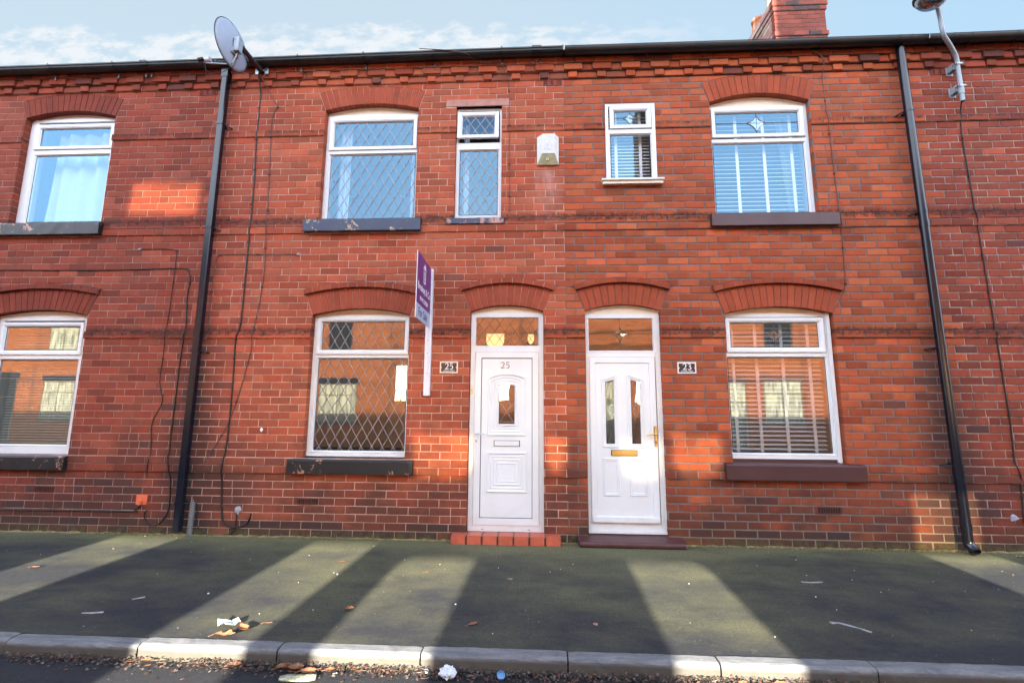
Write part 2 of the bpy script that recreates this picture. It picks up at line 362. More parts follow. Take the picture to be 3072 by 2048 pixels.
def opp_mat():
    q = Mat('translucent_glow_brickwork'); b = q.n('ShaderNodeTexBrick'); q.l(q.mapv((1, 1, 1)), b.inputs[0])
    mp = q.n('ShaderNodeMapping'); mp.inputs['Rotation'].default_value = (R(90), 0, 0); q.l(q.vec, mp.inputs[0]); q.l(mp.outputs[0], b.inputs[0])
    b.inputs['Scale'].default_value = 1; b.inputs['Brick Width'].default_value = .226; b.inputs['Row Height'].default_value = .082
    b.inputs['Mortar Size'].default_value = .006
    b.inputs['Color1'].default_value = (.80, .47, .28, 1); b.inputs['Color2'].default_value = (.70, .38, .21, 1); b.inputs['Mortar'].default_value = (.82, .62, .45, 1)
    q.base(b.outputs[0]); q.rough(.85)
    t_ = q.n('ShaderNodeBsdfTranslucent'); q.l(b.outputs[0], t_.inputs[0]); ms = q.n('ShaderNodeMixShader'); ms.inputs[0].default_value = .36  # translucency added so the backlit brick glows as if sunlit
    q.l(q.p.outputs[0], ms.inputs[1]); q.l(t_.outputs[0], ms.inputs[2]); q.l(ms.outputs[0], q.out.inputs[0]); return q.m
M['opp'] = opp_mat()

# ------------------------------------------------------------------ mesh builder
class MB:
    def __init__(s): s.v = []; s.f = []; s.mi = []; s.c = []; s.sm = []; s.mats = []
    def mat(s, m_):
        if m_ not in s.mats: s.mats.append(m_)
        return s.mats.index(m_)
    def face(s, pts, m_, c=(1, 1, 1), smooth=False):
        i = len(s.v); s.v += [tuple(q) for q in pts]; s.f.append(tuple(range(i, i+len(pts)))); s.mi.append(s.mat(m_)); s.c.append(c); s.sm.append(smooth)
    def raw(s, verts, faces, m_, c=(1, 1, 1), smooth=False):
        i = len(s.v); s.v += [tuple(q) for q in verts]; k = s.mat(m_)
        for f in faces: s.f.append(tuple(i+j for j in f)); s.mi.append(k); s.c.append(c); s.sm.append(smooth)
    def box(s, x0, x1, y0, y1, z0, z1, m_, c=(1, 1, 1), bev=0):
        if bev <= 0:
            vs = [(x, y, z) for x in (x0, x1) for y in (y0, y1) for z in (z0, z1)]
            s.raw(vs, [(0, 1, 3, 2), (4, 6, 7, 5), (0, 4, 5, 1), (2, 3, 7, 6), (0, 2, 6, 4), (1, 5, 7, 3)], m_, c)
        else:
            b = bmesh.new(); bmesh.ops.create_cube(b, size=1)
            bmesh.ops.transform(b, matrix=Matrix.Translation(((x0+x1)/2, (y0+y1)/2, (z0+z1)/2)) @ Matrix.Diagonal((abs(x1-x0), abs(y1-y0), abs(z1-z0), 1)), verts=b.verts)
            bmesh.ops.bevel(b, geom=b.edges[:], offset=bev, segments=2, affect='EDGES')
            b.verts.ensure_lookup_table()
            s.raw([q.co for q in b.verts], [tuple(q.index for q in f.verts) for f in b.faces], m_, c); b.free()
    def tube(s, pts, r, m_, n=8, cap=True, smooth=True):
        pts = [Vector(p) for p in pts]; rs = r if isinstance(r, (list, tuple)) else [r]*len(pts)
        vs = []; fs = []; prev = None
        for i, p in enumerate(pts):
            if i == 0: t = pts[1]-p
            elif i == len(pts)-1: t = p-pts[i-1]
            else: t = (pts[i+1]-p).normalized()+(p-pts[i-1]).normalized()
            if t.length < 1e-9: t = Vector((0, 0, 1))
            t.normalize()
            if prev is None:
                a = Vector((1, 0, 0)) if abs(t.x) < .8 else Vector((0, 1, 0))
                nn = (a-t*a.dot(t)).normalized()
            else: nn = (prev-t*prev.dot(t)).normalized()
            prev = nn; bb = t.cross(nn)
            for k in range(n):
                an = 2*math.pi*k/n; vs.append(p+(nn*math.cos(an)+bb*math.sin(an))*rs[i])
        for i in range(len(pts)-1):
            for k in range(n):
                k2 = (k+1) % n; fs.append((i*n+k, i*n+k2, (i+1)*n+k2, (i+1)*n+k))
        s.raw(vs, fs, m_, smooth=smooth)
        if cap:
            s.raw(vs[:n], [tuple(range(n))[::-1]], m_); s.raw(vs[-n:], [tuple(range(n))], m_)
    def loops(s, ls, m_, closed=True, cap=False, smooth=False, c=(1, 1, 1)):
        n = len(ls[0]); vs = [q for l_ in ls for q in l_]; fs = []
        for i in range(len(ls)-1):
            for k in range(n if closed else n-1):
                k2 = (k+1) % n; fs.append((i*n+k, i*n+k2, (i+1)*n+k2, (i+1)*n+k))
        s.raw(vs, fs, m_, c, smooth)
        if cap: s.face(ls[-1], m_, c)
    def build(s, name, parent=None, bevel=0):
        me = bpy.data.meshes.new(name); me.from_pydata(s.v, [], s.f)
        for m_ in s.mats: me.materials.append(M[m_])
        me.polygons.foreach_set('material_index', s.mi); me.polygons.foreach_set('use_smooth', s.sm)
        if any(c != (1, 1, 1) for c in s.c):
            a = me.attributes.new('bc', 'FLOAT_COLOR', 'CORNER'); buf = []
            for f, c in zip(s.f, s.c): buf += [*c, 1.0]*len(f)
            a.data.foreach_set('color', buf)
        me.update(); o = bpy.data.objects.new(name, me); COL.objects.link(o)
        if parent: o.parent = parent
        if bevel:
            b = o.modifiers.new('b', 'BEVEL'); b.width = bevel; b.segments = 2; b.limit_method = 'ANGLE'
        return o

def empty(name, loc=(0, 0, 0)):
    o = bpy.data.objects.new(name, None); o.location = loc; COL.objects.link(o); return o
def tag(o, label=None, cat=None, group=None, kind=None):
    if label: o['label'] = label
    if cat: o['category'] = cat
    if group: o['group'] = group
    if kind: o['kind'] = kind
    return o

def offset_poly(p, d):
    """inset a convex CCW polygon (x,z) by d"""
    n = len(p); out = []
    for i in range(n):
        a, b, c = Vector(p[i-1]), Vector(p[i]), Vector(p[(i+1) % n])
        e1 = (b-a).normalized(); e2 = (c-b).normalized()
        n1 = Vector((-e1.y, e1.x)); n2 = Vector((-e2.y, e2.x))
        bs = (n1+n2); bs = bs/max(bs.length, 1e-6); k = d/max(.3, bs.dot(n1))
        q = b+bs*k; out.append((q.x, q.y))
    return out
def rect(x0, x1, z0, z1): return [(x0, z0), (x1, z0), (x1, z1), (x0, z1)]
def arc_pts(x0, x1, zs, rise, n=14):
    """points of a segmental arc from x0 to x1, springing at zs"""
    hw = (x1-x0)/2; rad = (hw*hw+rise*rise)/(2*rise); cx = (x0+x1)/2; cz = zs+rise-rad; a0 = math.asin(hw/rad)
    return [(cx+rad*math.sin(-a0+2*a0*i/n), cz+rad*math.cos(-a0+2*a0*i/n)) for i in range(n+1)]
def arched(x0, x1, z0, zs, rise, n=14):
    return [(x0, z0), (x1, z0)]+arc_pts(x0, x1, zs, rise, n)[::-1]
def moulding(mb, poly, prof, m_, cap=False):
    """prof: list of (inset, y)"""
    ls = []
    for d, y in prof: ls.append([(x, y, z) for x, z in (offset_poly(poly, d) if abs(d) > 1e-6 else poly)])
    mb.loops(ls, m_, cap=cap)

def clip(poly, a, b, c):
    """keep a*x+b*z<=c"""
    out = []
    for i in range(len(poly)):
        p, q = poly[i-1], poly[i]; dp = a*p[0]+b*p[1]-c; dq = a*q[0]+b*q[1]-c
        if (dp <= 0) != (dq <= 0):
            t = dp/(dp-dq); out.append((p[0]+(q[0]-p[0])*t, p[1]+(q[1]-p[1])*t))
        if dq <= 0: out.append(q)
    return out
def area(p): return abs(sum(p[i-1][0]*p[i][1]-p[i][0]*p[i-1][1] for i in range(len(p))))/2

def brick_prism(mb, poly, yf, c, yb=.11, bev=.0035, m_='brick'):
    if len(poly) < 3 or area(poly) < .0004: return
    s = sum(poly[i-1][0]*poly[i][1]-poly[i][0]*poly[i-1][1] for i in range(len(poly)))
    if s < 0: poly = poly[::-1]
    # drop near duplicate points
    q = []
    for p in poly:
        if not q or (abs(p[0]-q[-1][0])+abs(p[1]-q[-1][1])) > .002: q.append(p)
    if len(q) > 1 and abs(q[0][0]-q[-1][0])+abs(q[0][1]-q[-1][1]) <= .002: q.pop()
    if len(q) < 3: return
    ins = offset_poly(q, bev)
    mb.loops([[(x, yb, z) for x, z in q], [(x, yf+bev, z) for x, z in q], [(x, yf, z) for x, z in ins]], m_, cap=True, c=c)

# ------------------------------------------------------------------ house data
CO = .082; BL = .2258
PAL = {27: ((.245, .054, .030), .16), 25: ((.385, .095, .045), .15), 23: ((.38, .090, .034), .18), 21: ((.25, .055, .029), .17)}
DARKC = (.055, .040, .042)
def brick_col(h, x, z, k):
    (r_, g_, b_), var = PAL[h]
    if h == 25 and x < -2.6:       # blend towards the darker neighbour
        t = min(1, (-2.6-x)/1.4)*.7; r_, g_, b_ = [a*(1-t)+q*t for a, q in zip((r_, g_, b_), (.31, .076, .05))]
    t = rng.gauss(0, 1)
    f = 1+var*max(-1.8, min(1.8, t)); hue = rng.uniform(-1, 1)
    c = [r_*f, g_*f*(1+.16*hue), b_*f*(1+.20*hue)]
    u_ = rng.random(); pd = .006
    if k == 0: pd = .9
    elif k == 1: pd = .55
    elif k == 2: pd = .16
    elif 8 <= k <= 10: pd = .16
    elif k < 14: pd = .05
    if k >= 64: pd = .10
    for px in (-3.84, 4.25):
        d = abs(x-px)
        if d < .5 and z < 2.0: pd = max(pd, .36*(1-d/.5)+.04)
    if k < 12 and x > 3.4: pd = max(pd, .2)
    if k < 15 and x < -3.9: pd = max(pd, .2)
    if u_ < pd:
        a = rng.uniform(.3, .7) if k > 1 else rng.uniform(.6, .95); c = [q*(1-a)+d*a for q, d in zip(c, DARKC)]
    elif u_ > .975: c = [q*1.25 for q in c]
    if k == 2 and h == 25: c = [.56, .14, .065]
    return tuple(c)

# openings: x0,x1,z0(bottom),spring,rise, ring thickness, hood course, side flare
def ring(o):
    """polygon data of the voussoir ring outer edge"""
    ex = o['ext']; return ex
OPEN = {
 27: [dict(n='lo', x0=-6.36, x1=-5.20, z0=.82, zs=2.41, rise=.062, ex0=-6.45, ex1=-5.10, ezs=2.645, er=.07, hood=True),
      dict(n='up', x0=-6.38, x1=-5.20, z0=3.53, zs=4.925, rise=.085, ex0=-6.46, ex1=-5.12, ezs=5.155, er=.075, hood=False),
      dict(n='sm', x0=-7.50, x1=-6.93, z0=3.53, zs=4.90, rise=0)],
 25: [dict(n='lo', x0=-2.52, x1=-1.395, z0=.82, zs=2.40, rise=.073, ex0=-2.60, ex1=-1.315, ezs=2.625, er=.085, hood=True),
      dict(n='door', x0=-.715, x1=.10, z0=0., zs=2.43, rise=.075, ex0=-.80, ex1=.19, ezs=2.66, er=.085, hood=True),
      dict(n='up', x0=-2.53, x1=-1.39, z0=3.53, zs=4.925, rise=.075, ex0=-2.62, ex1=-1.31, ezs=5.155, er=.065, hood=False),
      dict(n='sm', x0=-.93, x1=-.385, z0=3.53, zs=4.93, rise=0)],
 23: [dict(n='door', x0=.555, x1=1.367, z0=0., zs=2.437, rise=.068, ex0=.47, ex1=1.455, ezs=2.66, er=.085, hood=True),
      dict(n='lo', x0=2.056, x1=3.20, z0=.82, zs=2.40, rise=.075, ex0=1.975, ex1=3.285, ezs=2.635, er=.09, hood=True),
      dict(n='sm', x0=.824, x1=1.40, z0=3.955, zs=4.905, rise=0),
      dict(n='up', x0=2.034, x1=3.155, z0=3.53, zs=4.905, rise=.10, ex0=1.955, ex1=3.235, ezs=5.150, er=.085, hood=False)],
 21: [dict(n='lo', x0=5.9, x1=7.05, z0=.82, zs=2.40, rise=.075, ex0=5.82, ex1=7.13, ezs=2.635, er=.09, hood=True),
      dict(n='up', x0=5.9, x1=7.05, z0=3.53, zs=4.905, rise=.10, ex0=5.82, ex1=7.13, ezs=5.150, er=.085, hood=False)],
}
EXT = {27: (-8.0, -3.84), 25: (-3.84, .345), 23: (.345, 4.40), 21: (4.40, 8.2)}
LINTEL25 = (-1.053, -.29, 4.93, 5.025)
SILLS = {(27, 'lo'): (-6.60, -5.170, .664, .812), (27, 'up'): (-6.60, -5.150, 3.372, 3.526), (25, 'lo'): (-2.655, -1.292, .664, .812),
         (25, 'up'): (-2.673, -1.303, 3.372, 3.522), (25, 'sm'): (-1.012, -.352, 3.452, 3.526), (23, 'lo'): (1.962, 3.344, .660, .820),
         (23, 'up'): (1.962, 3.328, 3.374, 3.522), (21, 'lo'): (5.8, 7.2, .66, .82), (21, 'up'): (5.8, 7.2, 3.374, 3.522), (27, 'sm'): (-7.6, -6.85, 3.45, 3.526)}
VENTS = {27: [(-5.524, 5, 0), (-4.15+.0, 63, 1)], 25: [(-2.535, 4, 0), (.10, 63, 1)], 23: [(2.865, 4, 0)], 21: [(4.53, 63, 1)]}

def subtract(poly, o, j):
    """brick polygon minus opening and ring -> list of polygons"""
    zs_top = max(z for x, z in poly); zb = min(z for x, z in poly); xl = min(x for x, z in poly); xr = max(x for x, z in poly)
    if o['rise'] == 0:
        if zb >= o['zs']-.001 or zs_top <= o['z0']+.001 or xr <= o['x0'] or xl >= o['x1']: return [poly]
        out = [clip(poly, 1, 0, o['x0']), clip(poly, -1, 0, -o['x1'])]
        t = clip(clip(clip(poly, 0, -1, -o['zs']-j*.5), -1, 0, -o['x0']), 1, 0, o['x1'])
        return [p for p in out if len(p) > 2]+([t] if len(t) > 2 and area(t) > .002 else [])
    hoodh = .066 if o['hood'] else 0
    ex0, ex1, ez, er = o['ex0'], o['ex1'], o['ezs'], o['er']
    if o['hood']: ex0 -= .02; ex1 += .02; ez += hoodh-.002
    top = ez+er
    if xr <= ex0 or xl >= ex1 or zs_top <= o['z0']+.001 or zb >= top: return [poly]
    if zs_top <= o['zs']+.02:
        return [p for p in (clip(poly, 1, 0, o['x0']), clip(poly, -1, 0, -o['x1'])) if len(p) > 2]
    res = []
    # left of skewback line through (x0,zs)-(ex0,ez)
    for sgn, ax, bx in ((1, o['x0'], ex0), (-1, o['x1'], ex1)):
        dx, dz = bx-ax, ez-o['zs']
        # line: points with (x-ax)*dz-(z-zs)*dx <=0 are left (for sgn=1)
        a, b = dz*sgn, -dx*sgn; c = (ax*dz-o['zs']*dx)*sgn
        nrm = math.hypot(a, b); q = clip(poly, a, b, c-j*nrm) if (zb+zs_top)/2 < ez else clip(poly, sgn, 0, bx*sgn)
        if o['zs'] > zb:   # below spring use the jamb line too
            q = clip(q, sgn, 0, ax*sgn) if len(q) > 2 else q
        if len(q) > 2: res.append(q)
    if zs_top > ez:
        n = 6; A = arc_pts(ex0, ex1, ez, er, n)
        for i in range(n):
            (xa, za), (xb, zb_) = A[i], A[i+1]
            if xb < xl or xa > xr: continue
        xa, xb = max(xl, ex0), min(xr, ex1)
        if xb-xa > .02:
            hw = (ex1-ex0)/2; rad = (hw*hw+er*er)/(2*er); cx = (ex0+ex1)/2; cz = ez+er-rad
            f_ = lambda x: cz+math.sqrt(rad*rad-(x-cx)**2)
            za, zb_ = f_(xa)+j, f_(xb)+j
            q = clip(clip(poly, -1, 0, -xa), 1, 0, xb)
            if len(q) > 2: q = clip(q, zb_-za, -(xb-xa), (zb_-za)*xa-za*(xb-xa))
            if len(q) > 2 and area(q) > .0012:
                res.append(q)
    return res

STRINGS = {26: .018, 41: .014, 42: .014, 56: .016, 8: .022, 9: .022}
def proud(k):
    return -STRINGS.get(k, 0)

def voussoirs(o, h, name, parent):
    mb = MB(); jt = .004; col0 = {27: (.205, .041, .024), 25: (.345, .073, .036), 23: (.35, .074, .032), 21: (.215, .047, .028)}[h]
    n = 17 if o['x1']-o['x0'] > 1 else 12
    A = arc_pts(o['x0'], o['x1'], o['zs'], o['rise'], n*2); B = arc_pts(o['ex0'], o['ex1'], o['ezs'], o['er'], n*2)
    for i in range(n):
        f = rng.uniform(.88, 1.1); c = tuple(q*f for q in col0)
        a0, a1, a2 = A[2*i], A[2*i+1], A[2*i+2]; b0, b1, b2 = B[2*i], B[2*i+1], B[2*i+2]
        def sh(p, q, d):
            v_ = Vector((q[0]-p[0], q[1]-p[1])).normalized()*d; return (p[0]+v_.x, p[1]+v_.y)
        poly = [sh(a0, a2, jt*.6), a1, sh(a2, a0, jt*.6), sh(b2, b0, jt), b1, sh(b0, b2, jt)]
        brick_prism(mb, poly, -.004+rng.uniform(-.001, .001), c, yb=.105, bev=.0025)
    # mortar core behind the joints
    core = [(x, z+.002) for x, z in A]+[(x, z) for x, z in B[::-1]]
    mm = 'mortar_pink' if h == 25 else ('mortar_maroon' if h == 27 else 'mortar_grey')
    for i in range(len(A)-1):
        q = [(A[i][0], A[i][1]+.003), (A[i+1][0], A[i+1][1]+.003), B[i+1], B[i]]
        mb.face([(x, .0035, z) for x, z in q], mm); mb.face([(q[1][0], .0035, q[1][1]), (q[0][0], .0035, q[0][1]), (q[0][0], .1, q[0][1]), (q[1][0], .1, q[1][1])], mm)
    ob = mb.build(name, parent)
    if o['hood']:
        hb = MB(); nn = 13 if n == 17 else 9; nn = max(nn, 9)
        hx0, hx1, hz, hr = o['ex0']-.018, o['ex1']+.018, o['ezs']+.004, o['er']
        A = arc_pts(hx0, hx1, hz, hr, nn*2); cx = (hx0+hx1)/2
        rad = ((hx1-hx0)**2/4+hr*hr)/(2*hr); cz = hz+hr-rad
        def outp(p, t):
            v_ = Vector((p[0]-cx, p[1]-cz)).normalized()*t; return (p[0]+v_.x, p[1]+v_.y)
        T = .060
        for i in range(nn):
            f = rng.uniform(.75, 1.05); c = tuple(q*f for q in col0); s0, s1, s2 = A[2*i], A[2*i+1], A[2*i+2]
            sh2 = lambda p, q, d: (p[0]+(q[0]-p[0])*d, p[1]+(q[1]-p[1])*d)
            s0b, s2b = sh2(s0, s2, .025), sh2(s2, s0, .025)
            brick_prism(hb, [s0b, s1, s2b, outp(s2b, T), outp(s1, T), outp(s0b, T)], -.040, c, yb=.1, bev=.004)
        for i in range(len(A)-1):   # sooty weathered mortar fillet on top
            p, q = outp(A[i], T), outp(A[i+1], T); p2, q2 = outp(A[i], T+.012), outp(A[i+1], T+.012)
            hb.face([(p[0], -.034, p[1]), (q[0], -.034, q[1]), (q2[0], .0, q2[1]), (p2[0], .0, p2[1])], 'rust')
        for i in range(len(A)-1):
            p, q = A[i], A[i+1]; p2, q2 = outp(p, T), outp(q, T)
            hb.face([(p[0], -.034, p[1]), (q[0], -.034, q[1]), (q2[0], -.034, q2[1]), (p2[0], -.034, p2[1])], mm)
        hb.build('arch_hood', parent)
    return ob

def build_wall(h, parent):
    mb = MB(); x0h, x1h = EXT[h]; ops = OPEN[h]
    joint = {25: .0075, 27: .0075, 23: .0115, 21: .010}[h]
    mort = {25: 'mortar_pink', 27: 'mortar_maroon', 23: 'mortar_grey', 21: 'mortar_mix'}[h]
    phase = .53; yb = .108
    for k in range(0, 67):
        z0, z1 = k*CO+joint/2, (k+1)*CO-joint/2
        if k in (64, 65, 66): continue
        ph = (phase+.5*(k % 2)+random.Random(k*7+1).uniform(-.06, .06)) % 1
        n0 = math.floor(x0h/BL)-1; n1 = math.ceil(x1h/BL)+1
        yk = proud(k)
        for i in range(n0, n1):
            xa = (i+ph)*BL+joint/2; xb = (i+1+ph)*BL-joint/2
            if not (x0h <= (xa+xb)/2 < x1h) and 1: continue
            xa += rng.uniform(-.0015, .0015); xb += rng.uniform(-.0015, .0015)
            segs = [(xa, xb)]
            if xb-xa > .1 and rng.random() < .035: xm = xa+(xb-xa)*.5; segs = [(xa, xm-joint/2), (xm+joint/2, xb)]
            for xa_, xb_ in segs:
                # toothed party line
                e0 = x0h-.13; e1 = x1h+.13
                if xb_ < e0+.02 or xa_ > e1-.02: continue
                p = [(max(xa_, e0), z0+rng.uniform(-.001, .001)), (min(xb_, e1), z0+rng.uniform(-.001, .001)), (min(xb_, e1), z1+rng.uniform(-.001, .001)), (max(xa_, e0), z1+rng.uniform(-.001, .001))]
                polys = [p]
                for o in ops:
                    nxt = []
                    for q in polys: nxt += subtract(q, o, joint*.7)
                    polys = nxt
                for key, (sx0, sx1, sz0, sz1) in SILLS.items():
                    if key[0] != h: continue
                    nxt = []
                    for q in polys:
                        zc = sum(t[1] for t in q)/len(q)
                        if sz0-.01 < zc < sz1+.01 and max(t[0] for t in q) > sx0 and min(t[0] for t in q) < sx1:
                            nxt += [t for t in (clip(q, 1, 0, sx0-.002), clip(q, -1, 0, -sx1-.002)) if len(t) > 2]
                        else: nxt.append(q)
                    polys = nxt
                if h == 25 and k in (60,):
                    nxt = []
                    for q in polys: nxt += [t for t in (clip(q, 1, 0, LINTEL25[0]-.004), clip(q, -1, 0, -LINTEL25[1]-.004)) if len(t) > 2]
                    polys = nxt
                for vx, vk, _t in VENTS[h]:
                    if vk == k:
                        nxt = []
                        for q in polys: nxt += [t for t in (clip(q, 1, 0, vx-.004), clip(q, -1, 0, -(vx+.225)-.004)) if len(t) > 2]
                        polys = nxt
                col = brick_col(h, (xa_+xb_)/2, z0, k)
                dy = max(-.002, min(.0012, rng.gauss(0, .0009)))
                for q in polys: brick_prism(mb, q, yk+dy, col, yb=yb, bev=.003 if h in (25, 27) else .0045)
    # corbelled eaves courses
    P = .338
    n0 = math.floor(x0h/P)-1; n1 = math.ceil(x1h/P)+1
    def cb(xa, xb, k, yf, jt=.004):
        if not (x0h <= (xa+xb)/2 < x1h): return
        c = brick_col(h, (xa+xb)/2, 5.3, k)
        za, zb = 64*CO+(k-64)*CO, 64*CO+(k-63)*CO
        brick_prism(mb, [(xa+jt, za+.004), (xb-jt, za+.004+rng.uniform(-.001, .001)), (xb-jt, zb-.003), (xa+jt, zb-.003)], yf+rng.gauss(0, .0015), c, yb=.1, bev=.004)
    for i in range(n0, n1):
        xx = i*P+.06
        cb(xx, xx+.112, 64, -.036); cb(xx+.112, xx+P, 64, -.018)
        cb(xx-.055, xx+.171, 65, -.064); cb(xx+.171, xx+P-.055, 65, -.046)
    n0 = math.floor(x0h/BL)-1; n1 = math.ceil(x1h/BL)+1
    for i in range(n0, n1): cb(i*BL+.03, (i+1)*BL+.03, 66, -.074)
    for k, yf in ((64, -.010), (65, -.038), (66, -.068)):
        z0 = k*CO+.006; mb.box(x0h, x1h, yf, .1, k*CO+.0015, (k+1)*CO-.0005, mort)
    if h in (25, 27): mb.box(x0h, x1h, -.072, .1, 67*CO, 67*CO+.06, 'mortar_maroon')
    # string course mortar + weathering
    def holes_at(za, zb):
        hs = []
        for o in ops:
            if zb > o['z0']+.002 and za < o['zs']-.002: hs.append((o['x0'], o['x1']))
        return sorted(hs)
    for k, pr in STRINGS.items():
        xs = [x0h]
        for a, b in holes_at(k*CO, (k+1)*CO): xs += [a-.004, b+.004]
        xs.append(x1h)
        for a, b in zip(xs[::2], xs[1::2]):
            for key, (sx0, sx1, sz0, sz1) in SILLS.items():
                pass
            mb.box(a+.001, b-.001, -pr+.0055, .0042, k*CO+.002, (k+1)*CO-.0012, mort)
    # lighter chamfer on the base string
    # mortar slab with openings
    zs_ = sorted({0.0, 5.60}|{o['z0'] for o in ops}|{o['zs'] for o in ops})
    zs_ = [-.15]+zs_[0:]; 
    ym = .0045
    def slab(xa, xb, za, zb):
        mb.face([(xa, ym, za), (xb, ym, za), (xb, ym, zb), (xa, ym, zb)], mort)
    zz = sorted(set([-.15, 5.60]+[o['z0'] for o in ops if o['z0'] > 0]+[o['zs'] for o in ops]))
    for za, zb in zip(zz, zz[1:]):
        zc = (za+zb)/2; cut = sorted((o['x0'], o['x1']) for o in ops if o['z0']-.2*(o['z0'] == 0) < zc < o['zs'])
        xs = [x0h]
        for a, b in cut: xs += [a, b]
        xs.append(x1h)
        for a, b in zip(xs[::2], xs[1::2]):
            ivs = [(a, b)]
            for o in ops:     # zones behind the arches are left open up to the ring
                if o['rise'] and zb > o['zs'] and za < o['ezs']+o['er']:
                    nxt = []
                    for p, q in ivs:
                        if q <= o['ex0'] or p >= o['ex1']: nxt.append((p, q))
                        else:
                            if p < o['ex0']: nxt.append((p, o['ex0']))
                            if q > o['ex1']: nxt.append((o['ex1'], q))
                    ivs = nxt
                    # fill pieces handled below
            for p, q in ivs: slab(p, q, za, zb)
    for o in ops:
        if not o['rise']: continue
        zt = next(z for z in zz if z >= o['ezs']+o['er'])
        n = 24; A = arc_pts(o['ex0'], o['ex1'], o['ezs'], o['er'], n)
        for i in range(n):
            (xa, za), (xb, zb) = A[i], A[i+1]
            mb.face([(xa, ym, za-.003), (xb, ym, zb-.003), (xb, ym, zt), (xa, ym, zt)], mort)
        for sg, jx, ex in ((1, o['x0'], o['ex0']), (-1, o['x1'], o['ex1'])):
            mb.face([(ex, ym, o['zs']), (jx, ym, o['zs']), (ex, ym, o['ezs'])] if sg == 1 else [(jx, ym, o['zs']), (ex, ym, o['zs']), (ex, ym, o['ezs'])], mort)
    # reveal returns (mortar between the brick ends) and the inner leaf
    for o in ops:
        for jx, s in ((o['x0'], -1), (o['x1'], 1)):
            xx = jx+s*.004
            mb.face([(xx, ym, o['z0']), (xx, .12, o['z0']), (xx, .12, o['zs']), (xx, ym, o['zs'])], mort)
            mb.box(min(jx, jx+s*.06), max(jx, jx+s*.06), .112, .26, o['z0'], o['zs']+.15, 'plaster')
        mb.box(o['x0'], o['x1'], .112, .26, o['zs']+o['rise']+.04, o['zs']+o['rise']+.12, 'plaster')
        if o['rise'] == 0: mb.face([(o['x0'], 0.004, o['zs']), (o['x1'], .004, o['zs']), (o['x1'], .12, o['zs']), (o['x0'], .12, o['zs'])], 'stone')
    # inner leaf
    zz2 = sorted(set([-.15, 5.55]+[o['z0'] for o in ops if o['z0'] > 0]+[o['zs']+o['rise'] for o in ops]))
    for za, zb in zip(zz2, zz2[1:]):
        zc = (za+zb)/2; cut = sorted((o['x0'], o['x1']) for o in ops if o['z0']-.2*(o['z0'] == 0) < zc < o['zs']+o['rise'])
        xs = [x0h]
        for a, b in cut: xs += [a, b]
        xs.append(x1h)
        for a, b in zip(xs[::2], xs[1::2]): mb.face([(a, .20, za), (b, .20, za), (b, .20, zb), (a, .20, zb)], 'plaster')
    # footing fillet
    segs = [x0h]
    for o in ops:
        if o['z0'] == 0: segs += [o['x0']-.13, o['x1']+.15]
    segs.append(x1h)
    for a, b in zip(segs[::2], segs[1::2]):
        n = int((b-a)/.05); pr = [(a+(b-a)*i/n, rng.uniform(.004, .018), -rng.uniform(.012, .034)) for i in range(n+1)]
        for p, q in zip(pr, pr[1:]): mb.face([(p[0], p[2], .0), (q[0], q[2], .0), (q[0], -.001, q[1]), (p[0], -.001, p[1])], 'fillet')
    return mb.build('brick_wall', parent)

def rooms(h, parent):
    x0, x1 = EXT[h]; mb = MB(); i = .02
    for z0, z1 in ((0.02, 2.62), (2.75, 5.45)):
        mb.face([(x0+i, 3.4, z0), (x1-i, 3.4, z0), (x1-i, 3.4, z1), (x0+i, 3.4, z1)], 'plaster')
        for x in (x0+i, x1-i): mb.face([(x, .2, z0), (x, 3.4, z0), (x, 3.4, z1), (x, .2, z1)], 'plaster')
        mb.face([(x0, .2, z0), (x1, .2, z0), (x1, 3.4, z0), (x0, 3.4, z0)], 'dark_in')
        mb.face([(x0, .2, z1), (x1, .2, z1), (x1, 3.4, z1), (x0, 3.4, z1)], 'plaster')
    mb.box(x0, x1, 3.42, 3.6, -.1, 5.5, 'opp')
    return mb.build('rear_wall', parent)

def roof(h, parent):
    x0, x1 = EXT[h]; mb = MB()
    a = (-.17, 5.50); b = (3.2, 7.85); c = (6.6, 5.5)
    for p, q in ((a, b), (b, c)):
        mb.face([(x0, p[0], p[1]), (x1, p[0], p[1]), (x1, q[0], q[1]), (x0, q[0], q[1])], 'slate')
        mb.face([(x0, p[0], p[1]-.04), (x1, p[0], p[1]-.04), (x1, q[0], q[1]-.04), (x0, q[0], q[1]-.04)], 'slate')
    return mb.build('roof', parent)

def sill(h, key, m_, out=.07, parent=None, top_y=.085):
    x0, x1, z0, z1 = SILLS[(h, key)]; mb = MB(); s = .012
    vs = []
    prof = [(-out, z0), (-out, z1-s), (-out+.012, z1), (top_y, z1+.012), (top_y, z0), (-out, z0)]
    n = 14; ls = []
    for i in range(n+1):
        x = x0+(x1-x0)*i/n; ls.append([(x, y+rng.uniform(-.0015, .0015)*(y < 0), z+rng.uniform(-.0012, .0012)) for y, z in prof[:-1]])
    mb.loops([l_ for l_ in ls], m_, closed=True)
    mb.face(ls[0][::-1], m_); mb.face(ls[-1], m_)
    return mb.build('window_sill', parent, bevel=.004)

def strip(mb, p, q, wd, y, m_, t=.003):
    """flat strip between two (x,z) points, facing -y"""
    d = Vector((q[0]-p[0], q[1]-p[1])); 
    if d.length < 1e-4: return
    d.normalize(); n = Vector((-d.y, d.x))*wd/2
    a = [(p[0]-n.x, p[1]-n.y), (q[0]-n.x, q[1]-n.y), (q[0]+n.x, q[1]+n.y), (p[0]+n.x, p[1]+n.y)]
    mb.loops([[(x, y, z) for x, z in a], [(x, y-t, z) for x, z in a]], m_, cap=True)

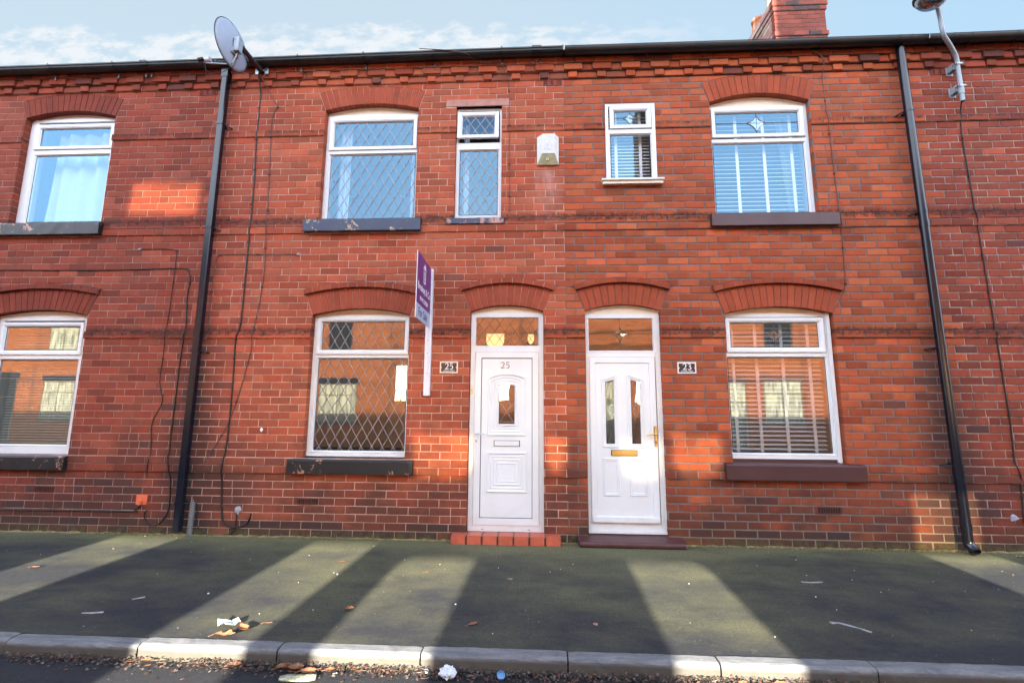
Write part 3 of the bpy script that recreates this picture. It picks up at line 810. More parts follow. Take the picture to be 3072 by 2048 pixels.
def leading(x0, x1, z0, z1, y, parent, dx=.115, dz=.19, wd=.0085, m_='lead', ph=0.0, phz=0.0):
    mb = MB(); slope = dz/dx
    def seg(c, sgn):
        pts = []
        # line z = sgn*slope*(x-x0)+c
        for x in (x0, x1):
            z = sgn*slope*(x-x0)+c
            if z0 <= z <= z1: pts.append((x, z))
        for z in (z0, z1):
            x = (z-c)/(sgn*slope)+x0
            if x0 < x < x1: pts.append((x, z))
        pts.sort()
        if len(pts) >= 2: strip(mb, pts[0], pts[-1], wd, y-(.0006 if sgn > 0 else 0), m_, .0025)
    w_ = (x1-x0)*slope
    c = z0-w_-dz+phz*dz+ph*dz
    while c < z1+dz: seg(c, 1); c += dz
    c = z0-dz+phz*dz-ph*dz+w_*0
    while c < z1+w_+dz: seg(c, -1); c += dz
    return mb.build('leading', parent)

def pane(x0, x1, z0, z1, y, parent, m_='glass_lo'):
    mb = MB(); mb.face([(x0, y, z0), (x1, y, z0), (x1, y, z1), (x0, y, z1)], m_); return mb.build('pane', parent)

def star(mb, cx, cz, s, y, x0, x1, z0, z1, m_='lead_dark', g='bevel'):
    T, B_, Lf, Rt = (cx, cz+s*.95), (cx, cz-s*1.15), (cx-s*1.1, cz+s*.05), (cx+s*1.1, cz+s*.05)
    def curve(a, b, n=6):
        pts = []
        for i in range(n+1):
            t = i/n; x = a[0]*(1-t)+b[0]*t; z = a[1]*(1-t)+b[1]*t; k = .55*math.sin(math.pi*t)*.5
            pts.append((x+(cx-x)*k, z+(cz-z)*k))
        return pts
    out = []
    for a, b in ((T, Rt), (Rt, B_), (B_, Lf), (Lf, T)): out += curve(a, b)[:-1]
    for i in range(len(out)):
        mb.face([(cx, y-.004, cz), (out[i][0], y-.001, out[i][1]), (out[(i+1) % len(out)][0], y-.001, out[(i+1) % len(out)][1])], g)
        strip(mb, out[i], out[(i+1) % len(out)], .0055, y-.002, m_)
    for p in (T, B_, Lf, Rt): strip(mb, (cx, cz), p, .004, y-.0045, m_)
    for p, q in ((T, (cx, z1)), (B_, (cx, z0)), (Lf, (x0, Lf[1])), (Rt, (x1, Rt[1]))): strip(mb, p, q, .0045, y-.002, m_)

FY = .070   # front of the window frames
def window(h, o, name_label, parent, gT, gF, tz, sash=True, lead=False, star_=False, frame=None, y=FY, gap=0, glass='glass'):
    """gT,gF: glass rectangles (x0,x1,z0,z1) of toplight and fixed light; tz: transom z"""
    mb = MB(); fx0, fx1, fz0, fz1 = frame
    yb = y+.06
    # outer frame around whole light, split in two openings
    f = .028
    lo = (gF[0]-.022, gF[1]+.022, gF[2]-.022, gF[3]+.022)
    hi = (fx0+f, fx1-f, tz+.012, fz1-f)
    # frame face as loops: build by boxes (mitres drawn by sash loops)
    mb.box(fx0, lo[0], y, yb, fz0, fz1, 'upvc'); mb.box(lo[1], fx1, y, yb, fz0, fz1, 'upvc')
    mb.box(lo[0], lo[1], y+.0005, yb, fz0, lo[2], 'upvc'); mb.box(lo[0], lo[1], y+.0005, yb, lo[3], tz+.012, 'upvc')
    mb.box(lo[0], lo[1], y+.0005, yb, hi[3], fz1, 'upvc')
    moulding(mb, rect(*lo), [(-.004, y+.001), (0, y-.003), (.006, y-.003), (.020, y+.018), (.0225, y+.03)], 'upvc')
    if o['rise']:
        # panel filling the arch head
        e = .006; pl = arched(o['x0']+e, o['x1']-e, fz1-.002, max(o['zs']-e, fz1+.012), o['rise'])
        mb.face([(x, y+.012, z) for x, z in pl], 'cream' if h != 27 else 'upvc')
        A = arc_pts(o['x0']+e, o['x1']-e, max(o['zs']-e, fz1+.012), o['rise'])
        for (xa, za), (xb, zb) in zip(A, A[1:]):
            mb.face([(xa, y-.004, za), (xb, y-.004, zb), (xb, y-.004, zb-.014), (xa, y-.004, za-.014)], 'cream')
            mb.face([(xa, y-.004, za-.014), (xb, y-.004, zb-.014), (xb, y+.012, zb-.014), (xa, y+.012, za-.014)], 'cream')
            mb.face([(xa, y-.004, za), (xb, y-.004, zb), (xb, .1, zb+.004), (xa, .1, za+.004)], 'upvc')
        mb.box(fx0, fx1, y+.001, y+.012, fz1-.001, fz1+.010, 'upvc')
    # side trims
    for a, b in ((o['x0'], fx0), (fx1, o['x1'])):
        if b-a > .003: mb.box(a+.001, b, y+.006, yb-.001, fz0, fz1+.005, 'upvc')
    root = mb.build('window', parent); root['label'] = name_label
    # sash
    sb = MB(); so = (gT[0]-.055, gT[1]+.055, gT[2]-.055, gT[3]+.055)
    so = (max(so[0], fx0+.006), min(so[1], fx1-.006), max(so[2], tz+.004), min(so[3], fz1-.006))
    if gap:   # top hung casement pushed out
        piv = so[3]; ang = gap
    prof = [(0, y+.012), (0, y-.013), (.003, y-.016), (.030, y-.016), (.034, y-.012)]
    inner = min(gT[0]-so[0], so[1]-gT[1])
    ls = [[(x, q, z) for x, z in offset_poly(rect(*so), d)] for d, q in prof]
    ls.append([(x, y-.010, z) for x, z in offset_poly(rect(*gT), -.012)]); ls.append([(x, y+.012, z) for x, z in rect(*gT)]); ls.append([(x, y+.022, z) for x, z in rect(*gT)])
    sb.loops(ls, 'upvc'); sobj = sb.build('casement', root)
    pt = pane(*gT, y+.014, root, glass); objs = [sobj, pt]
    pf = pane(*gF, y+.018, root, glass)
    gb = MB(); moulding(gb, rect(*gF), [(-.001, y+.0165), (.005, y+.0165)], 'rubber'); moulding(gb, rect(*gT), [(-.001, y+.0125), (.005, y+.0125)], 'rubber')
    g_ = gb.build('gasket', root)
    if lead:
        l1 = leading(*gT, y+.012, root, **lead); l2 = leading(*gF, y+.016, root, **lead); objs.append(l1)
    if star_:
        s_ = MB(); star(s_, (gT[0]+gT[1])/2, (gT[2]+gT[3])/2+.0, (gT[3]-gT[2])*.42 if star_ == 1 else star_, y+.012, *gT); objs.append(s_.build('leaded_star', root))
    if gap:
        piv = Vector((0, y, so[3])); rot = Matrix.Translation(piv) @ Matrix.Rotation(-gap, 4, 'X') @ Matrix.Translation(-piv)
        for o_ in objs: o_.data.transform(rot)
        db = MB()
        for xx in (so[0]+.02, so[1]-.02):
            d2 = MB(); d2.tube([(xx, y-.03, so[2]+.02), (xx, y+.01, so[2]-.002)], .004, 'steel'); d2.build('stay', root)
        db.tube([((so[0]+so[1])/2-.02, y-.02, so[2]+.008), ((so[0]+so[1])/2+.03, y+.0, so[2]+.02)], .004, 'upvc')
        db.build('latch', root)
    return root

def blinds(x0, x1, z0, z1, y, tapes, label, group, tilt=.35, pitch=.046, m_='blind', wd=.045, tw=.034):
    e = empty('venetian_blind', ((x0+x1)/2, y, z0)); tag(e, label, 'blind', group)
    mb = MB(); z = z0+.01; ox, oy, oz = (x0+x1)/2, y, z0
    def P(q): return (q[0]-ox, q[1]-oy, q[2]-oz)
    while z < z1:
        c, s = math.cos(tilt)*wd/2, math.sin(tilt)*wd/2; b = .002
        pts = [(y-c, z-s), (y, z+b), (y+c, z+s)]
        for (ya, za), (yb, zb) in zip(pts, pts[1:]):
            mb.face([P((x0, ya, za)), P((x1, ya, za)), P((x1, yb, zb)), P((x0, yb, zb))], m_)
        mb.face([P((x0, pts[0][0], pts[0][1])), P((x1, pts[0][0], pts[0][1])), P((x1, pts[0][0], pts[0][1]-.0035)), P((x0, pts[0][0], pts[0][1]-.0035))], m_)
        z += pitch
    mb.build('slats', e)
    for t in tapes:
        tb = MB(); tb.box(t-ox-tw/2, t-ox+tw/2, -wd/2-.003, -wd/2-.001, 0, z1-oz, 'tape'); tb.build('tape', e)
    return e
def curtain(x0, x1, z0, z1, y, label, m_='curtain_w', waves=5, amp=.03, x0b=None, group=None):
    x0b = x0 if x0b is None else x0b
    mb = MB(); n = waves*8; rows = 6; ls = []
    for j in range(rows+1):
        t = j/rows; z = z1+(z0-z1)*t; a, b = x0*(1-t)+x0b*t, x1; l_ = []
        for i in range(n+1):
            s = i/n; l_.append((a+(b-a)*s-(x0+x1)/2, amp*math.sin(s*waves*2*math.pi+.4*math.sin(t*3))+.01*math.sin(s*17), z-z0))
        ls.append(l_)
    mb.loops(ls, m_, closed=False, smooth=True)
    o = mb.build('curtain'); o.location = ((x0+x1)/2, y, z0); tag(o, label, 'curtain', group); return o

def air_vent(h, x, k, kind, parent):
    mb = MB(); z0, z1 = k*CO+.006, (k+1)*CO-.006; c = (.26, .06, .04) if h != 27 else (.2, .05, .035)
    x1 = x+.225; nb_ = 9 if kind == 0 else 9; t = .010
    mb.box(x, x1, -.004, .003, z0, z0+t, 'brick', c); mb.box(x, x1, -.004, .003, z1-t, z1, 'brick', c)
    for i in range(nb_+1):
        xx = x+(x1-x-.009)*i/nb_
        if kind == 1 and i in (0, nb_): mb.box(xx-.0 if i else xx, xx+.014, -.004, .003, z0+t, z1-t, 'brick', c); continue
        if kind == 1 and i % 3 == 0: mb.box(xx-.016, xx+.016, -.004, .003, z0+t, z1-t, 'brick', c)
        else: mb.box(xx, xx+.0065, -.004, .003, z0+t, z1-t, 'brick', c)
    if kind == 1: mb.box(x+.02, x1-.02, -.003, .003, (z0+z1)/2-.004, (z0+z1)/2+.004, 'brick', c)
    mb.box(x, x1, .0032, .0038, z0, z1, 'rubber')  # black sheet stands in for the darkness inside the slots
    return mb.build('air_brick', parent)

def gutter_og(x0, x1, zf, parent):
    """ogee style black gutter; zf(x) top height"""
    mb = MB(); prof = [(-.085, .0), (-.085, -.052), (-.125, -.058), (-.168, -.050), (-.186, -.034), (-.190, -.018), (-.200, -.013), (-.202, .0), (-.197, .003), (-.190, -.010)]
    n = max(2, int((x1-x0)/.25)); ls = []
    for i in range(n+1):
        x = x0+(x1-x0)*i/n; ls.append([(x, y, zf(x)+z) for y, z in prof])
    mb.loops(ls, 'gutter_dirt', closed=False); return mb
def gutter_hr(x0, x1, zf):
    mb = MB(); n = max(2, int((x1-x0)/.25)); ls = []
    for i in range(n+1):
        x = x0+(x1-x0)*i/n; ls.append([(x, -.145-.058*math.cos(math.pi*k/10), zf(x)-.066*math.sin(math.pi*k/10)) for k in range(11)][::-1])
    mb.loops(ls, 'gutter', closed=False, smooth=True)
    mb.tube([(x0, -.203, zf(x0)), (x1, -.203, zf(x1))], .0035, 'gutter', 6); return mb
def union_hr(x, zf, wd, parent, r=.004):
    mb = MB()
    for dx in ((-wd/2, wd/2) if wd > .05 else (0,)):
        t = .009
        ls = [[(x+dx+s, -.145-(.058+r)*math.cos(math.pi*k/10), zf(x)+.004-(.070+r)*math.sin(math.pi*k/10)) for k in range(11)] for s in (-t, t)]
        mb.loops(ls, 'gutter', closed=False)
        mb.tube([(x+dx, -.205, zf(x)+.004), (x+dx, -.20, zf(x)-.004)], .009, 'gutter', 6)
    mb.tube([(x, -.16, zf(x)-.072), (x, -.085, zf(x)-.095)], .006, 'gutter', 6)
    return mb.build('gutter_bracket', parent)
def union_og(x, zf, wd, parent):
    mb = MB(); prof = [(-.085, -.058), (-.125, -.065), (-.172, -.056), (-.193, -.038), (-.197, -.020), (-.207, -.014), (-.209, .008)]
    for s0, s1 in (((-wd/2, -wd/2+.018), (wd/2-.018, wd/2)) if wd > .05 else ((-.009, .009),)):
        ls = [[(x+s, y, zf(x)+z) for y, z in prof] for s in (s0, s1)]; mb.loops(ls, 'gutter', closed=False)
        mb.box(x+s0, x+s1, -.100, -.092, zf(x)-.135, zf(x)-.08, 'gutter')
    if wd > .05:
        ls = [[(x+s, y+.002, zf(x)+z+.002) for y, z in prof] for s in (-wd/2, wd/2)]; mb.loops(ls, 'gutter', closed=False)
    return mb.build('gutter_bracket', parent)

def downpipe(x, ztop, zbot, parent, square=True, r=.034, xt=None, yc=-.085, clips=(), shoe=False, joints=()):
    mb = MB(); xt = x if xt is None else xt
    X_ = lambda z: x+(xt-x)*(z-zbot)/(ztop-zbot)
    if square:
        hw = r
        for za, zb, e in [(zbot, ztop, 0)]:
            q = [(-hw+.008, -hw), (hw-.008, -hw), (hw, -hw+.008), (hw, hw-.008), (hw-.008, hw), (-hw+.008, hw), (-hw, hw-.008), (-hw, -hw+.008)]
            mb.loops([[(X_(za)+a, yc+b, za) for a, b in q], [(X_(zb)+a, yc+b, zb) for a, b in q]], 'pipe_blk'); 
            mb.face([(X_(za)+a, yc+b, za) for a, b in q], 'pipe_blk')
        mb.box(X_(ztop)-hw-.004, X_(ztop)+hw+.004, yc-hw-.004, yc+hw+.004, ztop-.10, ztop+.02, 'pipe_blk')
    else:
        mb.tube([(X_(zbot), yc, zbot), (X_(ztop), yc, ztop)], r, 'pipe_blk', 16)
        for z in joints: mb.tube([(X_(z-.05), yc, z-.05), (X_(z+.01), yc, z+.01)], r+.004, 'pipe_blk', 16)
    root = mb.build('downpipe', parent)
    for z, s in clips:
        cbm = MB(); xx = X_(z); h2 = r+.005
        if square: cbm.box(xx-h2, xx+h2, yc-h2, yc+h2, z-.012, z+.012, 'pipe_blk')
        else: cbm.tube([(xx, yc, z-.012), (xx, yc, z+.012)], r+.005, 'pipe_blk', 16)
        cbm.box(xx-.02, xx+.02, yc, .0, z-.01, z+.01, 'pipe_blk')
        cbm.tube([(xx+s*r, yc+.01, z), (xx+s*(r+.045), -.012, z-.012)], .008, 'pipe_blk', 6)
        cbm.tube([(xx+s*(r+.045), -.012, z-.012), (xx+s*(r+.045), .0, z-.012)], .011, 'rust', 8)
        cbm.build('pipe_clip', root)
    if shoe:
        sb = MB(); a, b = (X_(zbot), yc, zbot+.01), (X_(zbot)+.002, yc-.065, .040)
        sb.tube([a, (X_(zbot)+.004, yc-.008, zbot-.03), b], r+.004, 'pipe_blk', 16, cap=False)
        sb.tube([(X_(zbot)+.004, yc-.008, zbot-.025), (b[0], b[1]+.001, b[2])], r-.002, 'rubber', 16, cap=False)
        sb.build('pipe_shoe', root)
    return root

# ------------------------------------------------------------------ the four houses
H = {}
HL = {27: 'dark red brick terraced house at the left edge, left of the square downpipe',
      25: 'red brick terraced house with pink mortar and lattice windows',
      23: 'orange red brick terraced house with grey mortar and maroon sills',
      21: 'dark red brick terraced house wall at the right edge beyond the round black downpipe'}
for h in (27, 25, 23, 21):
    e = empty('terraced_house', ((EXT[h][0]+EXT[h][1])/2, 0, 0)); tag(e, HL[h], 'house', 'brick terraced houses')
    H[h] = e
for h in H:
    hold = empty('tmp'); P_ = H[h]
    build_wall(h, P_); rooms(h, P_); roof(h, P_)
    for o in OPEN[h]:
        if o['rise']: voussoirs(o, h, 'door_arch' if o['n'] == 'door' else 'window_arch', P_)
    for vx, vk, t in VENTS[h]: air_vent(h, vx, vk, t, P_)
    bpy.data.objects.remove(hold)
od = lambda h, n: next(o for o in OPEN[h] if o['n'] == n)
# lintel of the small window
mb = MB(); mb.box(LINTEL25[0], LINTEL25[1], -.003, .11, LINTEL25[2], LINTEL25[3], 'stone', bev=.004); mb.build('stone_lintel', H[25])
LD = dict(dx=.0595*2, dz=.205, ph=.25, wd=.0072)
window(25, od(25, 'lo'), 'lower lattice window beside the for sale post', H[25], (-2.425, -1.471, 2.013, 2.329), (-2.448, -1.428, .898, 1.906), 1.945, frame=(-2.508, -1.403, .835, 2.400), lead=LD, glass='glass_lo')
window(25, od(25, 'up'), 'wide upper lattice window', H[25], (-2.436, -1.468, 4.495, 4.802), (-2.463, -1.424, 3.575, 4.380), 4.425, frame=(-2.518, -1.400, 3.528, 4.892), lead=LD)
window(25, od(25, 'sm'), 'narrow upper lattice window with its top casement ajar', H[25], (-.860, -.476, 4.572, 4.822), (-.885, -.433, 3.588, 4.387), 4.475, frame=(-.925, -.390, 3.530, 4.929), lead=dict(dx=.115, dz=.18, ph=.3), gap=.12, y=.045)
window(27, od(27, 'up'), 'upper window with a white curtain', H[27], (-6.232, -5.310, 4.590, 4.815), (-6.256, -5.290, 3.589, 4.456), 4.515, frame=(-6.35, -5.235, 3.530, 4.935))
window(27, od(27, 'lo'), 'lower window with fine beige blinds', H[27], (-6.262, -5.338, 2.004, 2.280), (-6.275, -5.316, .929, 1.886), 1.938, frame=(-6.355, -5.23, .82, 2.385), glass='glass_lo')
window(27, od(27, 'sm'), 'small upper window at the photo edge', H[27], (-7.42, -7.0, 4.57, 4.82), (-7.44, -6.98, 3.59, 4.39), 4.475, frame=(-7.495, -6.935, 3.54, 4.895))
window(23, od(23, 'up'), 'wide upper window with white blinds', H[23], (2.120, 3.060, 4.550, 4.805), (2.074, 3.099, 3.580, 4.420), 4.466, frame=(2.045, 3.140, 3.528, 4.880), star_=.10)
window(23, od(23, 'lo'), 'lower window with white blinds above a maroon sill', H[23], (2.140, 3.072, 2.040, 2.308), (2.095, 3.120, .924, 1.925), 1.968, frame=(2.064, 3.150, .862, 2.402), star_=.085, glass='glass_lo')
window(23, od(23, 'sm'), 'small upper window with blinds and a projecting white sill', H[23], (.931, 1.296, 4.642, 4.806), (.883, 1.338, 3.985, 4.512), 4.567, frame=(.826, 1.399, 3.957, 4.903), y=-.012, star_=.075)
window(21, od(21, 'up'), None, H[21], (5.98, 6.95, 4.55, 4.80), (5.95, 6.98, 3.58, 4.42), 4.466, frame=(5.91, 7.04, 3.528, 4.88))
window(21, od(21, 'lo'), None, H[21], (5.98, 6.95, 2.04, 2.308), (5.95, 6.98, .924, 1.925), 1.968, frame=(5.91, 7.04, .862, 2.402), glass='glass_lo')
for (h, k), mm in {(27, 'lo'): 'sill_black', (27, 'up'): 'sill_black', (25, 'lo'): 'sill_black', (25, 'up'): 'sill_navy', (23, 'lo'): 'sill_brown', (23, 'up'): 'sill_brown', (21, 'lo'): 'sill_brown', (21, 'up'): 'sill_brown', (27, 'sm'): 'sill_black', (25, 'sm'): 'sill_navy_peel'}.items():
    sill(h, k, mm, .03 if k == 'sm' else .065, H[h])
mb = MB(); mb.box(.762, 1.462, -.075, .02, 3.928, 3.950, 'upvc', bev=.003); mb.box(.775, 1.452, -.055, .02, 3.893, 3.927, 'cream'); mb.build('window_sill', H[23])
# side trim of lower 23 window + under sill board
mb = MB(); mb.box(3.151, 3.186, .045, .11, .83, 2.42, 'upvc', bev=.003); mb.build('frame_trim', H[23])
mb = MB(); mb.box(2.058, 3.198, .075, .11, .822, .862, 'sill_brown'); mb.build('sill_board', H[23])
mb = MB(); mb.box(3.141, 3.152, .06, .10, 3.528, 4.9, 'upvc'); mb.build('frame_trim', H[23])

# ---- blinds and curtains (inside)
blinds(2.07, 3.13, .90, 2.36, .20, (2.163+.03, 2.445, 2.725, 3.01), 'white venetian blind with four tapes in the lower window above the maroon sill', 'white venetian blinds', pitch=.047)
blinds(2.06, 3.11, 3.56, 4.84, .20, (2.385, 2.70, 3.015), 'white venetian blind with three tapes in the wide upper window above the maroon sill', 'white venetian blinds', pitch=.05, tilt=.5)
blinds(.87, 1.35, 3.96, 4.86, .12, (.96, 1.245), 'white venetian blind in the small flush upper window with the white sill', 'white venetian blinds', pitch=.040, wd=.036, tilt=.7)
blinds(-6.27, -5.28, .90, 2.36, .20, (), 'fine beige venetian blind in the lower window at the left edge', 'fine beige blind', pitch=.031, m_='blind_beige', wd=.028, tilt=.55)
curtain(-6.18, -5.25, 3.56, 4.86, .26, 'white net curtain drawn across the upper window at the left edge', waves=4, x0b=-6.24)
curtain(-2.42, -2.28, 3.56, 4.85, .24, 'pale curtain on the left side of the wide upper lattice window', waves=3, amp=.015)
curtain(-1.52, -1.42, 3.56, 4.85, .24, 'pale curtain on the right side of the wide upper lattice window', waves=2, amp=.015)
curtain(-.87, -.80, 3.56, 4.85, .24, 'narrow pale curtain on the left side of the narrow lattice window', waves=2, amp=.012)
curtain(2.92, 3.10, 3.56, 4.85, .30, 'pale tied back curtain behind the blind of the wide upper window', waves=3, amp=.015, x0b=3.02)

# ------------------------------------------------------------------ doors
def text_mesh(name, s, size, loc, m_, parent, rot=(R(90), 0, 0), ext=.0015, align='CENTER', sx=1.0, shear=0, bold=0, font=None, mat4=None):
    cu = bpy.data.curves.new('t', 'FONT'); cu.body = s; cu.size = size; cu.extrude = ext; cu.align_x = align; cu.align_y = 'CENTER'; cu.offset = bold; cu.resolution_u = 4
    t = bpy.data.objects.new('t', cu); COL.objects.link(t); bpy.context.view_layer.update()
    me = bpy.data.meshes.new_from_object(t.evaluated_get(bpy.context.evaluated_depsgraph_get()))
    bpy.data.objects.remove(t); bpy.data.curves.remove(cu)
    me.materials.clear(); me.materials.append(M[m_]); me.name = name
    mm = mat4 if mat4 is not None else Matrix.Translation(loc) @ Matrix.Rotation(rot[2], 4, 'Z') @ Matrix.Rotation(rot[0], 4, 'X') @ Matrix.Diagonal((sx, 1, 1, 1))
    me.transform(mm); o = bpy.data.objects.new(name, me); COL.objects.link(o)
    if parent: o.parent = parent
    return o

# serif style numerals built from strokes
def numeral(ch, cx, cz, hgt, y, m_, mb, wd=None):
    wd = wd or hgt*.55; t = hgt*.13
    def path(pts, tk):
        for i in range(len(pts)-1):
            a, b = pts[i], pts[i+1]; k = tk[i] if isinstance(tk, list) else tk
            A = (cx+a[0]*wd, cz+a[1]*hgt); B_ = (cx+b[0]*wd, cz+b[1]*hgt)
            d = Vector((B_[0]-A[0], B_[1]-A[1])); 
            if d.length: d = d.normalized()*k*.3
            strip(mb, (A[0]-d.x, A[1]-d.y), (B_[0]+d.x, B_[1]+d.y), k, y-.00005*i, m_, .0012)
    if ch == '2':
        path([(-.42, .25), (-.36, .40), (-.15, .49), (.1, .49), (.32, .38), (.38, .2), (.3, .0), (.0, -.28), (-.42, -.46)], [t*.6, t*.6, t*.8, t, t*1.2, t*1.2, t, t*.6])
        path([(-.42, -.45), (.44, -.45)], t); path([(.44, -.45), (.46, -.33)], t*.5)
    if ch == '5':
        path([(.38, .46), (-.28, .46)], t); path([(-.26, .46), (-.3, .02)], t*.5)
        path([(-.3, .02), (-.05, .12), (.2, .08), (.4, -.1), (.38, -.3), (.18, -.46), (-.12, -.5), (-.38, -.42)], [t*.6, t*.8, t*1.1, t*1.2, t*1.1, t*.8, t*.6])
    if ch == '3':
        path([(-.36, .36), (-.15, .49), (.1, .49), (.28, .36), (.27, .2), (.1, .06), (-.08, .03)], [t*.6, t*.7, t, t*1.1, t*.9, t*.6])
        path([(-.05, .04), (.2, .0), (.4, -.14), (.38, -.33), (.15, -.47), (-.15, -.48), (-.4, -.38)], [t*.7, t*1.1, t*1.2, t*1.1, t*.8, t*.7])

YD = .05
def door25(parent):
    # frame
    f = MB(); y = YD
    moulding(f, rect(-.708, .098, .088, 2.425), [(0, .11), (0, y), (.048, y), (.052, y+.006)], 'upvc')
    f.box(-.66, .05, y+.001, .1, 1.990, 2.056, 'upvc'); f.box(-.66, .05, y-.003, .02+y, .088+.046, .150, 'upvc')
    moulding(f, rect(-.656, .038, 2.056, 2.372), [(-.006, y+.0005), (.0, y+.012), (.002, y+.03)], 'upvc')
    pl = arched(-.709, .094, 2.423, 2.440, .062); f.face([(x, y+.006, z) for x, z in pl], 'cream')
    A = arc_pts(-.709, .094, 2.440, .062)
    for (xa, za), (xb, zb) in zip(A, A[1:]): f.face([(xa, y+.006, za), (xb, y+.006, zb), (xb, .11, zb), (xa, .11, za)], 'cream')
    for xx in (-.55, -.06): f.box(xx-.012, xx+.012, y-.0035, y, .108, .113, 'rust')
    fo = f.build('door_frame', parent)
    pane(-.656, .038, 2.056, 2.372, y+.02, fo); leading(-.656, .038, 2.056, 2.372, y+.018, fo, dx=.115, dz=.165, m_='lead_dark', wd=.005, ph=.2)
    # leaf: outer profile + inner panel
    d = MB(); y = YD
    moulding(d, rect(-.655, .045, .152, 1.986), [(0, y+.02), (0, y-.006), (.003, y-.009), (.066, y-.009), (.069, y-.004), (.069, y+.004)], 'upvc')
    moulding(d, rect(-.586, -.024, .221, 1.917), [(0, y+.006), (.006, y+.006)], 'rubber')
    pan = rect(-.578, -.030, .229, 1.909)
    moulding(d, pan, [(0, y+.006), (0, y+.0), (.001, y-.001)], 'upvc', cap=True)
    cx = -.303
    # arched upper moulding with glass
    p1 = arched(-.516, -.092, 1.073, 1.700, .052); r_ = [(0, y-.001), (.004, y-.010), (.012, y-.012), (.020, y-.008), (.026, y-.003), (.040, y-.002), (.046, y-.006), (.054, y-.004), (.062, y-.0015), (.075, y-.0015), (.080, y-.006), (.086, y-.002)]
    moulding(d, p1, r_, 'upvc')
    p2 = arched(-.398, -.208, 1.190, 1.615, .016); moulding(d, p2, [(-.012, y-.001), (-.008, y-.010), (-.002, y-.012), (.004, y-.006), (.010, y-.0012)], 'upvc')
    p3 = rect(-.514, -.085, .482, .903); moulding(d, p3, r_[:9], 'upvc'); moulding(d, rect(-.440, -.157, .555, .832), [(0, y-.001), (.005, y-.008), (.012, y-.009), (.02, y-.003), (.038, y-.003), (.045, y-.008), (.052, y-.002)], 'upvc')
    do = d.build('door', parent); do['label'] = 'white door with a small lattice pane and grey number 25'
    g = MB(); gp = arched(-.388, -.218, 1.200, 1.612, .014); g.face([(x, y-.0022, z) for x, z in gp], 'rubber'); g.build('pane_surround', do)
    g = MB(); g.face([(x, y-.0035, z) for x, z in arched(-.384, -.222, 1.205, 1.610, .014)], 'glass_wavy'); g.build('pane', do)
    lm = MB(); x0, x1 = -.383, -.223
    zs = [1.205, 1.36, 1.515]
    for a, b in (((-.383, 1.21), (-.26, 1.40)), ((-.223, 1.21), (-.345, 1.40)), ((-.383, 1.43), (-.303, 1.33)), ((-.345, 1.40), (-.25, 1.60)), ((-.26, 1.40), (-.36, 1.60)), ((-.223, 1.43), (-.303, 1.33)), ((-.383, 1.57), (-.36, 1.61))):
        strip(lm, a, b, .0045, y-.004, 'lead')
    strip(lm, (-.383, 1.222), (-.223, 1.222), .004, y-.0045, 'lead'); strip(lm, (-.39, 1.612), (-.216, 1.612), .003, y-.0045, 'lead'); lm.build('leading', do)
    # letter plate
    l_ = MB(); l_.box(-.440, -.158, y-.004, y+.0, .962, 1.026, 'rubber'); l_.box(-.432, -.166, y-.013, y-.003, .967, 1.021, 'upvc', bev=.003); l_.build('letter_plate', do)
    # handle
    l_ = MB(); l_.box(-.643, -.617, y-.020, y-.009, .955, 1.150, 'upvc', bev=.004); l_.tube([(-.630, y-.018, 1.095), (-.630, y-.05, 1.095), (-.615, y-.055, 1.096), (-.540, y-.05, 1.094)], [.009, .009, .0085, .006], 'alarm', 10)
    l_.box(-.634, -.626, y-.0215, y-.019, 1.005, 1.03, 'rubber'); l_.build('handle', do)
    nb_ = MB(); numeral('2', -.352, 1.838, .068, y-.003, 'grey_number', nb_, .044); numeral('5', -.297, 1.838, .068, y-.003, 'grey_number', nb_, .042); nb_.build('house_number', do)
    b = MB(); b.box(-.706, -.674, y-.012, y+.0, 1.521, 1.602, 'cream', bev=.004); b.tube([(-.690, y-.015, 1.565), (-.690, y-.011, 1.565)], .0055, 'grey_number', 10); b.build('doorbell', fo)
door25(H[25])

